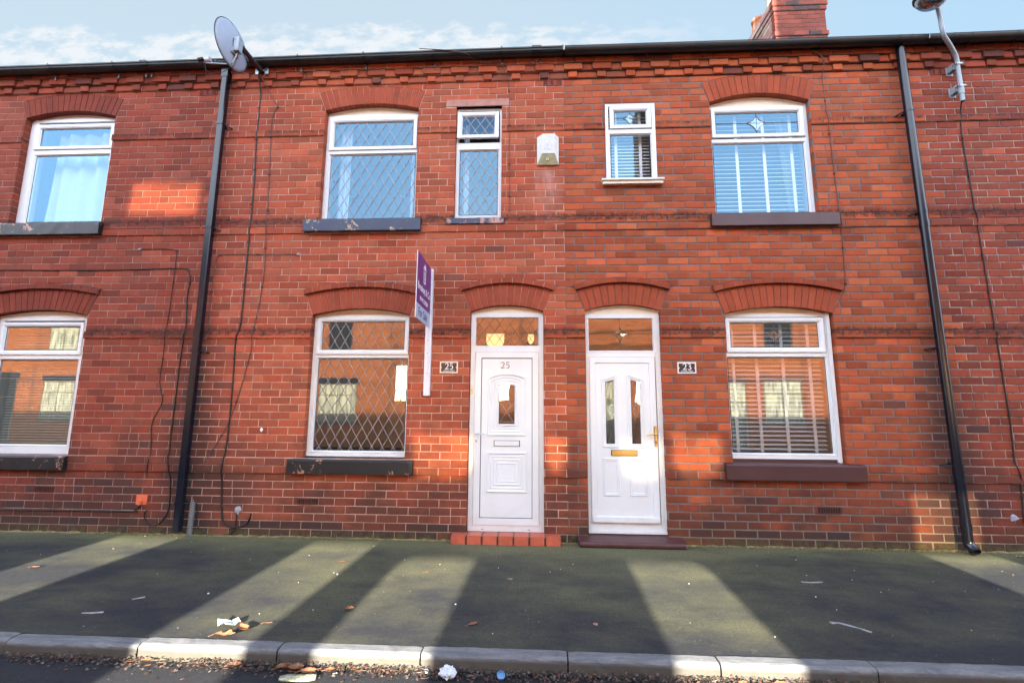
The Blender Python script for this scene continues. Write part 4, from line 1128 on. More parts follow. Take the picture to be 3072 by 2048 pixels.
def door23(parent):
    f = MB(); y = YD
    moulding(f, rect(.563, 1.345, .118, 2.405), [(0, .11), (0, y), (.030, y), (.034, y+.006)], 'upvc')
    f.box(1.346, 1.372, y-.004, .11, .09, 2.41, 'upvc', bev=.003)
    f.box(.59, 1.31, y+.001, .1, 1.932, 2.0, 'upvc'); f.box(.59, 1.31, y+.001, .1, .145, .20, 'upvc'); f.box(.562, 1.375, y-.02, .1, .094, .117, 'upvc', bev=.002)
    moulding(f, rect(.597, 1.296, 2.0, 2.357), [(-.02, y+.0007), (-.016, y-.003), (-.006, y-.003), (.0, y+.012), (.002, y+.03)], 'upvc')
    pl = arched(.559, 1.366, 2.404, 2.440, .062); f.face([(x, y+.004, z) for x, z in pl], 'cream')
    A = arc_pts(.559, 1.366, 2.440, .062)
    for (xa, za), (xb, zb) in zip(A, A[1:]):
        f.face([(xa, y-.012, za), (xb, y-.012, zb), (xb, y-.012, zb-.018), (xa, y-.012, za-.018)], 'upvc')
        f.face([(xa, y-.012, za-.018), (xb, y-.012, zb-.018), (xb, y+.004, zb-.018), (xa, y+.004, za-.018)], 'upvc')
    fo = f.build('door_frame', parent)
    pane(.597, 1.296, 2.0, 2.357, y+.018, fo, 'glass_wavy')
    s_ = MB(); star(s_, .942, 2.187, .078, y+.016, .597, 1.296, 2.0, 2.357); s_.build('leaded_star', fo)
    d = MB()
    moulding(d, rect(.596, 1.302, .202, 1.928), [(0, y+.03), (0, y-.008), (.004, y-.012), (.060, y-.012), (.066, y-.002)], 'upvc')
    d.box(.61, 1.30, y-.03, y-.010, .203, .262, 'upvc', bev=.006)
    pan = rect(.662, 1.236, .268, 1.862)
    moulding(d, pan, [(0, y-.002), (.0005, y-.004)], 'upvc', cap=True)
    yy = y-.004; pr = [(0, yy), (.004, yy-.008), (.012, yy-.009), (.018, yy-.003), (.022, yy-.007), (.028, yy-.007), (.033, yy)]
    L1 = [(.720, .962), (.898, .962), (.898, 1.745), (.720, 1.690)]; R1 = [(.995, .962), (1.172, .962), (1.172, 1.690), (.995, 1.745)]
    for p in (L1, R1, rect(.722, .904, .467, .856), rect(.999, 1.180, .467, .856)): moulding(d, p, pr, 'upvc')
    do = d.build('door', parent); do['label'] = 'white door with two leaded glass strips and brass fittings'
    for p in ([(.768, 1.006), (.852, 1.006), (.852, 1.678), (.768, 1.655)], [(1.041, 1.006), (1.128, 1.006), (1.128, 1.655), (1.041, 1.678)]):
        g = MB(); g.face([(x, yy-.001, z) for x, z in offset_poly(p, -.003)], 'rubber'); g.build('pane_surround', do)
        g = MB(); g.face([(x, yy-.0025, z) for x, z in p], 'glass_wavy'); g.build('pane', do)
        lm = MB(); cx = (p[0][0]+p[1][0])/2; hw = .033
        for za, zb in ((1.03, 1.28), (1.42, 1.655)):
            for s in (-1, 1):
                pts = [(cx+s*hw*math.sin(math.pi*i/8), za+(zb-za)*i/8) for i in range(9)]
                for a, b in zip(pts, pts[1:]): strip(lm, a, b, .004, yy-.003, 'lead_dark')
        dm = [(cx, 1.28), (cx+.036, 1.35), (cx, 1.42), (cx-.036, 1.35)]
        for i in range(4): strip(lm, dm[i-1], dm[i], .005, yy-.0035, 'lead')
        lm.face([(x, yy-.0038, z) for x, z in dm], 'bevel'); lm.build('leading', do)
    l_ = MB(); l_.box(.812, 1.088, yy-.004, yy+.0, .878, .938, 'rubber'); l_.box(.820, 1.082, yy-.014, yy-.003, .883, .933, 'brass', bev=.004); l_.box(.835, 1.067, yy-.017, yy-.012, .896, .921, 'brass', bev=.002); l_.build('letter_plate', do)
    l_ = MB(); l_.box(1.268, 1.296, y-.024, y-.012, .975, 1.195, 'brass', bev=.006); l_.tube([(1.282, y-.02, 1.105), (1.282, y-.055, 1.105), (1.265, y-.06, 1.106), (1.183, y-.055, 1.100)], [.010, .010, .0095, .007], 'brass', 10)
    l_.box(1.277, 1.287, y-.0255, y-.023, 1.01, 1.035, 'rubber'); l_.build('handle', do)
door23(H[23])
# hall behind door 25 glass etc are the rooms; steps
st = MB(); n = 7; x0, x1 = -.857, .268; tw = (x1-x0)/n
for i in range(n):
    c = .0015
    st.box(x0+i*tw+c, x0+(i+1)*tw-c, -.125, .05, -.005, .086, 'tile', bev=.007)
st.box(x0+.004, x1-.004, -.118, .05, -.006, .080, 'mortar_grey'); st.build('door_step', H[25])
st = MB(); ls = []
prof = [(-.145, .0), (-.155, .022), (-.155, .040), (-.148, .052), (-.135, .058), (-.02, .075), (.06, .092), (.06, .0)]
A0, A1 = .44, 1.505
ls = [[(A0+(.012 if y < -.14 else 0), y, z) for y, z in prof], [(A1-(.012 if y < -.14 else 0), y, z) for y, z in prof]]
st.loops(ls, 'step_brown'); st.face(ls[0][::-1], 'step_brown'); st.face(ls[1], 'step_brown'); st.build('door_step', H[23], bevel=.006)

# ------------------------------------------------------------------ gutters and pipes
zl = lambda x: 5.502+.010*math.sin((x+4.7)*.45)+.020*max(0, (x+3.0)/3.4)
zr = lambda x: 5.515+.022*((x-2.4)/3.0)**2*.6
for h, (a, b) in {27: (-8.0, -3.842), 25: (-3.838, .330)}.items():
    g = gutter_og(a, b, zl, H[h]); 
    if h == 25: g.box(.322, .336, -.206, -.085, zl(.33)-.060, zl(.33)+.004, 'gutter')
    go = g.build('gutter', H[h])
    for x, wd in ((-5.955, 0), (-5.131, 0), (-4.742, .09), (-2.819, 0), (-2.023, 0), (-1.186, 0), (-.381, .0), (.026, .11)):
        if a < x < b: union_og(x, zl, wd, go)
for h, (a, b) in {23: (.352, 4.395), 21: (4.402, 8.2)}.items():
    g = gutter_hr(a, b, zr)
    if h == 23:
        g.loops([[(.352, -.145-.060*math.cos(math.pi*k/10), zr(.35)-.068*math.sin(math.pi*k/10)) for k in range(11)]], 'gutter', closed=False, cap=True)
    go = g.build('gutter', H[h])
    for x, wd in ((.458, 0), (1.299, 0), (1.962, 0), (2.5, 0), (3.251, 0), (4.15, .14), (4.67, 0), (4.741, 0), (4.864, 0), (5.35, 0)):
        if a < x < b: union_hr(x, zr, wd, go)
downpipe(-3.775, 5.43, .055, H[27], True, .036, xt=-3.761, clips=((4.72, 1), (3.42, 1), (1.98, 1), (.345, 1)))
downpipe(4.199, 5.46, .115, H[23], False, .042, xt=4.151, yc=-.095, clips=((4.67, -1), (3.42+.07, -1), (2.02, -1), (.84, -1)), shoe=True, joints=(3.36, .78, .28))
# roof edge lumps of moss are omitted; chimney
def chimney(parent):
    mb = MB(); x0, x1, y0, y1 = 4.20, 5.07, 2.35, 3.45; k0 = 78
    jt = .008; rr = random.Random(3)
    def course(k, e, colf=1.0):
        z0, z1 = k*CO+jt/2, (k+1)*CO-jt/2
        a, b, c_, d_ = x0-e, x1+e, y0-e, y1+e
        mb.box(a+.006, b-.006, c_+.006, d_-.006, k*CO, (k+1)*CO, 'mortar_grey')
        off = (k % 2)*.5
        n = 4
        xs = [a]+[a+(i+off)*BL for i in range(0 if off else 1, 5) if a+.04 < a+(i+off)*BL < b-.04]+[b]
        for p, q in zip(xs, xs[1:]):
            f = rr.uniform(.75, 1.15)*colf; c = (.22*f, .06*f, .045*f) if rr.random() > .2 else (.07, .05, .055)
            mb.box(p+jt/2*(p > a), q-jt/2*(q < b), c_, c_+.1, z0, z1, 'brick', c, bev=.003)
        ys = [c_+.1]+[c_+.1+(i+.5-off/2)*BL for i in range(0, 6) if c_+.14 < c_+.1+(i+.5-off/2)*BL < d_-.04]+[d_]
        for p, q in zip(ys, ys[1:]):
            f = rr.uniform(.8, 1.2); c = (.34*f, .20*f, .19*f) if rr.random() > .3 else (.42, .33, .27)  # left side bricks coloured paler, as if lit
            mb.box(a, a+.1, p+jt, q, z0, z1, 'brick', c, bev=.003)
            mb.box(b-.1, b, p+jt, q, z0, z1, 'brick', (.2*f, .055*f, .04*f), bev=.003)
    top = 106-1
    for k in range(80, 106):
        e = 0
        if k == 97: e = .022
        if k == 103: e = .022
        if k == 104: e = .040
        if k == 105: e = .020
        course(k-2, e)
    zt = 104*CO
    mb.box(x0+.03, x1-.03, y0+.03, y1-.03, zt, zt+.03, 'fillet')
    ch = mb.build('chimney', parent)
    for x, y, r, hh, m_ in ((4.36, 2.58, .14, .5, 'pot_cream'), (4.82, 2.62, .13, .45, 'pot_cream'), (4.36, 3.15, .13, .3, 'terracotta')):
        p = MB(); n = 16; ls = []
        for rr_, z in ((r*1.05, 0), (r*1.05, .03), (r, .05), (r*.88, hh-.06), (r*1.02, hh-.05), (r*1.02, hh), (r*.8, hh), (r*.75, .1)):
            ls.append([(x+rr_*math.cos(2*math.pi*i/n), y+rr_*math.sin(2*math.pi*i/n), zt+.03+z) for i in range(n)])
        p.loops(ls, m_, smooth=True); p.build('chimney_pot', ch)
chimney(H[23])
# fix parent offsets: houses' empties sit at x centre, children authored in world space
for h, e in H.items():
    for c in e.children: c.matrix_parent_inverse = Matrix.Translation(e.location).inverted()

for x, y, z, r, lab in ((.966, -.16, 5.525, .022, 'small dark moss clump on the gutter above the small blind window'), (1.664, -.16, 5.525, .034, 'larger dark moss clump on the gutter left of the chimney')):
    b = bmesh.new(); bmesh.ops.create_icosphere(b, subdivisions=2, radius=r)
    for v_ in b.verts: v_.co *= rng.uniform(.75, 1.15)
    mb = MB(); mb.raw([v_.co for v_ in b.verts], [tuple(q.index for q in f.verts) for f in b.faces], 'leaf_dark'); b.free()
    o = mb.build('moss_clump'); o.location = (x, y, z); tag(o, lab, 'moss clump')

# ------------------------------------------------------------------ setting
def sheet(name, x0, x1, y0, y1, z, m_, th=0):
    mb = MB(); mb.face([(x0, y0, z), (x1, y0, z), (x1, y1, z), (x0, y1, z)], m_); return tag(mb.build(name), kind='structure')
sheet('ground', -300, 300, -300, 300, -.12, 'ground')
sheet('pavement', -14, 14, -2.105, .11, 0, 'asphalt')
sheet('road', -40, 40, -8.2, -2.15, -.078, 'road')
mb = MB(); mb.box(-14, 14, -10.45, -8.2, -.1, .0, 'asphalt'); tag(mb.build('far_pavement'), kind='structure')
kb = empty('kerb', (0, -2.15, 0)); tag(kb, kind='structure')
kx = [-8.2, -7.35, -6.5, -5.65, -4.80, -3.98, -3.12, -2.305, -1.475, -.645, .185, 1.015, 1.842, 2.69, 3.55, 4.4, 5.25, 6.1, 6.95, 7.8]
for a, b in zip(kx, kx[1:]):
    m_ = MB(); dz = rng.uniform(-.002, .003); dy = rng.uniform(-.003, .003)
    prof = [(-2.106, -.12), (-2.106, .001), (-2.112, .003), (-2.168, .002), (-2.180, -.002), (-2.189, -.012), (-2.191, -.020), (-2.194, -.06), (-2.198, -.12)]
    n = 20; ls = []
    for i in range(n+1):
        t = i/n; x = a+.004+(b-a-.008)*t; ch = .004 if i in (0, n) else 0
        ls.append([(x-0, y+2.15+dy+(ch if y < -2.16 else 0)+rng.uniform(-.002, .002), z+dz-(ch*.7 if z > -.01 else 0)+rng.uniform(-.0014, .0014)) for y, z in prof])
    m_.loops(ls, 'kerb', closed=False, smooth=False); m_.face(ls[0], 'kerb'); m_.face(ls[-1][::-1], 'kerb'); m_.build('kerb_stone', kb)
m_ = MB(); m_.box(-8.2, 7.8, .0, .04, -.12, -.012, 'road'); m_.build('joint_mortar', kb)

# ------------------------------------------------------------------ the terrace across the street (seen in the panes, shades this side)
OB = [(-31, -26.6), (-26.6, -22.3), (-22.3, -18), (-18, -13.6), (-13.6, -9.3), (-9.3, -5.0), (-5.0, -.45), (-.45, 4.3), (4.3, 8.9), (8.9, 13.4), (13.4, 18), (18, 22.5)]
YO = -10.4
def sx(x, dy=-YO): return x-dy*math.tan(SUN_AZ)
OP = []   # x0,x1,z0,z1,kind,arched
T_ = .27*(-YO)
OP += [(sx(-4.43), sx(-3.69), 1.55, T_-.01, 'clear', 0), (sx(-2.28), sx(-1.57), 1.55, T_-.03, 'clear', 0), (sx(-1.21), sx(-.49), 1.55, T_-.13, 'clear', .05), (sx(.83), sx(1.56), 1.55, T_-.12, 'clear', .05), (sx(3.72), sx(4.45), 1.55, T_-.02, 'clear', 0),  # openings placed along the sun's path to cast the pavement bands
       (sx(3.80), sx(4.40), T_+.02, T_+.55, 'tint2', 0),
       (sx(-1.31), sx(-.68), T_+.62, T_+1.09, 'tintb', 0), (sx(.13), sx(.34), T_+.68, T_+1.07, 'tintb', 0), (sx(.90), sx(1.37), T_+.63, T_+1.08, 'tint', 0), (sx(1.44), sx(1.94), T_+.66, T_+1.12, 'tintb', 0)]  # added dimming panes, let faint sun patches reach the wall
OP += [(-7.48, -6.13, .85, 2.14, 'net', 0), (-7.24, -6.40, 3.3, 4.5, 'net2', 0), (-12.3, -11.1, .85, 2.2, 'net', 0), (-12.2, -11.3, 3.3, 4.5, 'net', 0), (-17.6, -16.4, .85, 2.2, 'net', 0), (-17.6, -16.5, 3.3, 4.5, 'net', 0), (-21.3, -20.1, .85, 2.2, 'net', 0), (-21.2, -20.1, 3.3, 4.5, 'net2', 0), (-25.5, -24.3, .85, 2.2, 'net', 0), (-19.5, -18.6, .1, 2.3, 'net2', 0), (-16.0, -14.9, 3.3, 4.5, 'net2', 0),
       (7.56, 9.15-.35, .9, 2.30, 'net', .1), (7.70, 8.62, 3.4, 4.6, 'net2', 0), (6.35, 7.0, .1, 2.25, 'net', .08), (11.0, 12.2, .9, 2.3, 'net', .1), (11.2, 12.2, 3.4, 4.6, 'net', 0), (2.0, 2.7, .1, 2.3, 'net', 0), (-.35, -.0+.1, .1, 2.3, 'net', 0), (-3.3, -2.9, 3.4, 4.5, 'net', 0), (4.9, 5.9, .9, 2.3, 'net', .1)]
OPH = []
OPL = ['orange brick terraced house across the street, house number %d from the left, reflected in the panes']
for hi_, (a, b) in enumerate(OB):
    e = empty('terraced_house', ((a+b)/2, YO, 0))
    tag(e, 'orange brick house across the street, '+['first', 'second', 'third', 'fourth', 'fifth', 'sixth', 'seventh', 'eighth', 'ninth', 'tenth', 'eleventh', 'last'][hi_]+' from the left end of its row', 'house', 'houses across the street')
    mb = MB(); ops = [o for o in OP if a < (o[0]+o[1])/2 < b]
    zc = sorted({-.1, 5.7}|{o[2] for o in ops}|{o[3] for o in ops}); cx_ = e.location
    for z0, z1 in zip(zc, zc[1:]):
        zm = (z0+z1)/2; cut = sorted((max(a, o[0]), min(b, o[1])) for o in ops if o[2] < zm < o[3]); xs = [a]
        for p, q in cut:
            if p < xs[-1]: xs[-1] = max(xs[-1], q); continue
            xs += [p, q]
        if len(xs) % 2: xs.append(b)
        for p, q in zip(xs[::2], xs[1::2]):
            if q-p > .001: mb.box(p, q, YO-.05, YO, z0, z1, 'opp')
    wall = mb.build('brick_wall', e); wall.matrix_parent_inverse = Matrix.Translation(e.location).inverted()
    for (x0, x1, z0, z1, kind, ar) in ops:
        wb = MB(); f = .045
        if kind in ('net', 'net2'):
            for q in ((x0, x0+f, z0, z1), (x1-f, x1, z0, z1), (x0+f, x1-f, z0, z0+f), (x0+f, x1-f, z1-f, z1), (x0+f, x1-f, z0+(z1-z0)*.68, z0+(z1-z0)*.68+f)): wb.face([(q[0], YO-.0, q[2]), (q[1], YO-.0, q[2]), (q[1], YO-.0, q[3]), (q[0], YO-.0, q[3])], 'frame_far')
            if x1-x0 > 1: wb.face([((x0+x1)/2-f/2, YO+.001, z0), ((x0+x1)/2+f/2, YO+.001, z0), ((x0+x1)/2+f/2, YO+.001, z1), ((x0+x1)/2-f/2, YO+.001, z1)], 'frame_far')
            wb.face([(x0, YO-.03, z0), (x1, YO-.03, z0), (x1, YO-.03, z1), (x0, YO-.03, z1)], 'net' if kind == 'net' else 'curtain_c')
            lt = 'frame_far' if x0 > 5 else 'curtain_c'
            ops_face = lambda a_, b_, c_, d_, m__: wb.face([(a_, YO+.004, c_), (b_, YO+.004, c_), (b_, YO+.004, d_), (a_, YO+.004, d_)], m__)
            if lt == 'frame_far': OPH.append((x0, x1, z0, z1))
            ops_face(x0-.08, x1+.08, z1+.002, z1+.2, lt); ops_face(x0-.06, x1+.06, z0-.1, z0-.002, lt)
        elif kind in ('tint', 'tint2', 'tintb'):
            wb.face([(x0, YO-.02, z0), (x1, YO-.02, z0), (x1, YO-.02, z1), (x0, YO-.02, z1)], kind)
            if kind != 'tint2':    # added corner pieces that round off the wall patches at the bottom
                hw = (x1-x0)/2; n = 10
                for s, xc in ((1, x0), (-1, x1)):
                    wb.face([(xc, YO-.03, z0), (xc+s*.16, YO-.03, z0), (xc+s*.06, YO-.03, z0+.05), (xc, YO-.03, z0+.16)], 'upvc')
        elif kind == 'clear':
            pass
        if kind == 'clear':
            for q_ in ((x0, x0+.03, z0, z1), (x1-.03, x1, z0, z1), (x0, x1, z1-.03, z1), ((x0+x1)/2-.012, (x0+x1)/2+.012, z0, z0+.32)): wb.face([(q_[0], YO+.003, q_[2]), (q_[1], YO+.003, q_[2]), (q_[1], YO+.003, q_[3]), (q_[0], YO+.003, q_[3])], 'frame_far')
        if ar and kind == 'clear':  # added corner piece, rounds the far end of the sun band
            for s, xc in (((1, x0),) if x0 < 0 else ((-1, x1),)):
                wb.face([(xc, YO-.03, z1), (xc+s*.24, YO-.03, z1), (xc+s*.09, YO-.03, z1-ar*.5), (xc, YO-.03, z1-ar*1.6)], 'upvc')
        if wb.v:
            wo_ = wb.build('window', e); wo_.matrix_parent_inverse = wall.matrix_parent_inverse.copy()
    yb0 = MB(); yb0.box(a+.002, b-.002, -12.3, -12.2, -.1, 1.60, 'plaster'); yw = yb0.build('added_shade_wall', e); yw.matrix_parent_inverse = wall.matrix_parent_inverse.copy()  # added wall, keeps the sun behind off the lower facade
    rb = MB(); ya, za, yb_, zb_ = YO+.15, 5.62, -14.6, 9.62
    hole = (sx(-4.86, 11.7), sx(-4.02, 11.7), -11.47, -12.02) if a < -4.9 < b else None
    zr_ = lambda y: za+(zb_-za)*(y-ya)/(yb_-ya)
    def rq(xa, xb, y0_, y1_):
        rb.face([(xa, y0_, zr_(y0_)), (xb, y0_, zr_(y0_)), (xb, y1_, zr_(y1_)), (xa, y1_, zr_(y1_))], 'slate')
    if hole and hole[0] < a: hole = None
    if -5.27-.2 > a and -5.27 < b:
        pass
    hx0, hx1 = sx(-4.86, 11.7), sx(-4.02, 11.7)
    p, q = max(a, hx0), min(b, hx1)
    if q > p:
        rq(a, p, ya, yb_); rq(q, b, ya, yb_); rq(p, q, ya, -11.45); rq(p, q, -12.05, yb_)
        rb.face([(p, -11.45, zr_(-11.45)), (q, -11.45, zr_(-11.45)), (q, -12.05, zr_(-12.05)), (p, -12.05, zr_(-12.05))], 'tint2')  # added skylight pane, lets one sun patch onto the upper wall
    else: rq(a, b, ya, yb_)
    ro = rb.build('roof', e); ro.matrix_parent_inverse = wall.matrix_parent_inverse.copy()
    if a == -.45:  # added tall stack, unseen, shades the near chimney and lamp
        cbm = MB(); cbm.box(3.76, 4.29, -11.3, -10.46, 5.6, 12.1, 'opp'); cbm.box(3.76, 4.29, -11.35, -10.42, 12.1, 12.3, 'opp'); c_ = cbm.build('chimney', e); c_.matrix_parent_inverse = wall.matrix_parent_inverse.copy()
    if a == 4.3:  # other half of the added shading stack
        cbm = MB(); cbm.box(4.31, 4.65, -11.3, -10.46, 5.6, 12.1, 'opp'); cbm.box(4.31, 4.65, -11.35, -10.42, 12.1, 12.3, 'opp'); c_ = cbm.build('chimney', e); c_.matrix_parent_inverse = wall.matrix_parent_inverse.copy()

# ------------------------------------------------------------------ satellite dish
def dish():
    root = empty('satellite_dish', (-3.32, 0, 5.42)); tag(root, 'grey satellite dish on a rusty arm above the left downpipe', 'satellite dish')
    inv = Matrix.Translation(root.location).inverted()
    c = Vector((-3.405, -.52, 5.385)); n = Vector((-.985, .06, -.05)).normalized()
    u_ = Vector((0, 1, 0)); u_ = (u_-n*u_.dot(n)).normalized(); v_ = n.cross(u_)
    if v_.z < 0: v_ = -v_
    rx, rz, dp = .255, .27, .055
    mb = MB(); K = 36; ls = []
    for j in range(1, 9):
        t = j/8; ls.append([c+u_*(rx*t*math.cos(a))+v_*(rz*t*math.sin(a))-n*(dp*(1-t*t)) for a in [2*math.pi*i/K for i in range(K)]])
    mb.loops(ls, 'dish', smooth=True); mb.face(ls[0], 'dish')
    o = mb.build('reflector', root); o.matrix_parent_inverse = inv
    sm = o.modifiers.new('s', 'SOLIDIFY'); sm.thickness = .003
    rm = MB(); pts = ls[-1]+[ls[-1][0], ls[-1][1]]; rm.tube(pts, .006, 'dish_rim', 6, cap=False); r_ = rm.build('rim', root); r_.matrix_parent_inverse = inv
    bk = MB(); hub = c-n*(dp+.035)
    bk.box(hub.x-.03, hub.x+.03, hub.y-.045, hub.y+.03, hub.z-.11, hub.z+.06, 'steel', bev=.004)
    bk.box(hub.x-.05, hub.x-.02, hub.y-.06, hub.y+.05, hub.z-.14, hub.z-.08, 'steel', bev=.004)
    bk.tube([hub+Vector((-.03, -.02, .055)), hub+Vector((-.10, -.04, .085))], .007, 'rust', 6); bk.tube([hub+Vector((0, 0, -.10)), c-v_*rz*.86-n*.02], .012, 'steel', 8)
    b_ = bk.build('mount', root); b_.matrix_parent_inverse = inv
    ar = MB(); ar.tube([(-3.325, -.035, 5.415), (-3.33, -.25, 5.415), (-3.335, -.46, 5.42), (-3.345, -.51, 5.425), (-3.375, -.525, 5.45)], .027, 'rust', 10)
    ar.tube([(-3.325, -.05, 5.41), (-3.33, -.30, 5.409)], .029, 'rust', 10)
    a_ = ar.build('arm', root); a_.matrix_parent_inverse = inv
    wb = MB()
    for x in (-3.375, -3.255):
        wb.box(x-.024, x+.024, -.094, -.080, 5.365, 5.465, 'steel', bev=.003)
        wb.box(min(x, -3.315)+.0, max(x, -3.315), -.094, -.080, 5.405, 5.43, 'steel')
    wb.box(-3.345, -3.295, -.13, -.085, 5.385, 5.445, 'rust', bev=.004)
    w_ = wb.build('wall_bracket', root); w_.matrix_parent_inverse = inv
    bot = c-v_*rz*.88-n*.01
    lm = MB(); end = bot+n*.30+Vector((0, -.03, .03)); lm.tube([bot, end], .009, 'steel', 8)
    for d in (-.035, .03):
        p = end+Vector((d*.4, d, .015)); lm.tube([p+n*.035, p, p-n*.02+Vector((0, 0, .01))], [.022, .024, .018], 'rust', 12)
    lm.tube([end+Vector((0, 0, .03)), end+Vector((.06, 0, .045))], .028, 'alarm', 12)
    l_ = lm.build('receiver_head', root); l_.matrix_parent_inverse = inv
    cm = MB(); cm.tube([end, end+Vector((.02, 0, -.09)), end+Vector((.10, .02, -.13)), end+Vector((.2, .03, -.09)), bot+Vector((.04, 0, -.02)), hub+Vector((.03, -.03, -.1))], .0035, 'cable', 6)
    k_ = cm.build('loop_cable', root); k_.matrix_parent_inverse = inv
dish()

# ------------------------------------------------------------------ wall mounted street lamp
def lamp():
    root = empty('street_lamp', (4.74, 0, 4.76)); tag(root, 'grey wall mounted street lamp on a bent pole at the upper right', 'street lamp'); inv = Matrix.Translation(root.location).inverted()
    def add(mb, name, par=None):
        o = mb.build(name, root); o.matrix_parent_inverse = inv; return o
    p = MB(); pts = [(4.738, -.105, 4.767), (4.738, -.105, 4.95), (4.738, -.105, 5.167), (4.735, -.11, 5.25), (4.715, -.125, 5.30), (4.675, -.15, 5.337), (4.567, -.22, 5.385), (4.485, -.27, 5.420), (4.450, -.294, 5.46), (4.441, -.30, 5.52), (4.438, -.302, 5.62), (4.420, -.305, 5.78), (4.39, -.31, 5.95)]
    p.tube(pts, [.021]*13, 'pole_paint', 14); p.tube([(4.738, -.105, 4.766), (4.738, -.105, 4.762)], .018, 'rubber', 10)
    p.tube([(4.738, -.105, 4.85), (4.738, -.105, 4.955)], .027, 'pole_paint', 14); add(p, 'pole')
    for z in (4.935, 5.205):
        b = MB(); x = 4.735
        b.box(x-.040, x+.035, -.008, -.002, z-.060, z+.050, 'pole_paint', bev=.002)
        for dx in (-.030, .022): b.box(x+dx-.003, x+dx+.003, -.085, -.004, z-.035, z+.035, 'pole_paint')
        b.box(x-.033, x+.028, -.088, -.083, z-.035, z+.035, 'pole_paint')
        b.box(x-.045, x+.050, -.134, -.129, z-.004, z+.014, 'steel', bev=.002); b.tube([(x+.040, -.14, z+.005), (x+.040, -.085, z+.005)], .005, 'rust', 6); b.tube([(x-.036, -.14, z+.005), (x-.036, -.085, z+.005)], .005, 'rust', 6)
        add(b, 'pole_clamp')
    c = Vector((4.275, -.41, 5.775)); K = 24
    g = MB(); ls = []
    for j in range(8):
        t = j/7*math.pi/2; r_, z = math.cos(t), -math.sin(t)
        if j == 7: r_ = .04
        ls.append([(c.x+.155*r_*math.cos(a), c.y+.13*r_*math.sin(a), c.z+.125*z) for a in [2*math.pi*i/K for i in range(K)]])
    g.loops(ls, 'lampglass', smooth=True, cap=True); add(g, 'bowl')
    hd = MB(); ls = [[(c.x+s*math.cos(a), c.y+s*.85*math.sin(a), c.z+z) for a in [2*math.pi*i/K for i in range(K)]] for s, z in ((.160, -.004), (.168, .0), (.168, .02), (.15, .05), (.09, .09), (.03, .11))]
    hd.loops(ls, 'cable', smooth=True, cap=True); hd.box(c.x+.05, 4.45, -.40, -.29, 5.80, 5.87, 'cable', bev=.01); add(hd, 'housing')
    rm = MB(); rm.tube([(c.x+.157*math.cos(a), c.y+.132*math.sin(a), c.z-.01+.0*math.cos(a)) for a in [2*math.pi*i/K for i in range(K+2)]], .006, 'cable', 6, cap=False); add(rm, 'bowl_rim')
    bb = MB(); bb.tube([(c.x-.05, c.y, c.z+.0), (c.x+.06, c.y, c.z)], .03, 'white', 10); add(bb, 'bulb')
M['lampglass'] = glass_mat('lamp_bowl_glass', tint=(.55, .60, .68), refl=.22, power=.6)
lamp()

# ------------------------------------------------------------------ alarm box
def alarm():
    mb = MB(); x0, x1, z0, z1, y = .030, .281, 4.154, 4.530, 0
    A = [(x0, z0), (x1, z0), (x1, z1-.035), (x1-.04, z1), (x0+.05, z1), (x0, z1-.035)]
    # bevelled body: back outline, side wall, facets to front panel
    fr = [(x0+.058, z0+.115), (x1-.05, z0+.115), (x1-.05, z1-.03), (x1-.052, z1-.02), (x0+.062, z1-.02), (x0+.058, z1-.03)]
    mb.loops([[(x, 0, z) for x, z in A], [(x, -.022, z) for x, z in A]], 'alarm')
    for i in range(6):
        j = (i+1) % 6
        mb.face([(A[i][0], -.022, A[i][1]), (A[j][0], -.022, A[j][1]), (fr[j][0], -.072, fr[j][1]), (fr[i][0], -.072, fr[i][1])], 'alarm_lichen' if i == 0 else 'alarm')
    mb.face([(x, -.072, z) for x, z in fr], 'alarm')
    o = mb.build('alarm_box', None, bevel=.004); tag(o, 'weathered white alarm box high between the two narrow windows', 'alarm box')
    lb = MB(); pts = []
    r2 = random.Random(5)
    q = rect(x0+.078, x1-.068, z0+.15, z1-.05)
    out = []
    for i in range(4):
        a, b = q[i], q[(i+1) % 4]
        for t in range(6): out.append((a[0]+(b[0]-a[0])*t/6+r2.uniform(-.005, .005), a[1]+(b[1]-a[1])*t/6+r2.uniform(-.005, .005)))
    lb.loops([[(x, -.0722, z) for x, z in out], [(x, -.0745, z) for x, z in out]], 'alarm_face', cap=True); lb.build('label_panel', o)
    s = MB(); s.box(.135, .165, -.052, -.040, 4.195, 4.225, 'cream', bev=.004); s.tube([(.150, -.0535, 4.21), (.150, -.0515, 4.21)], .006, 'rubber', 10); s.build('screw_boss', o)
alarm()

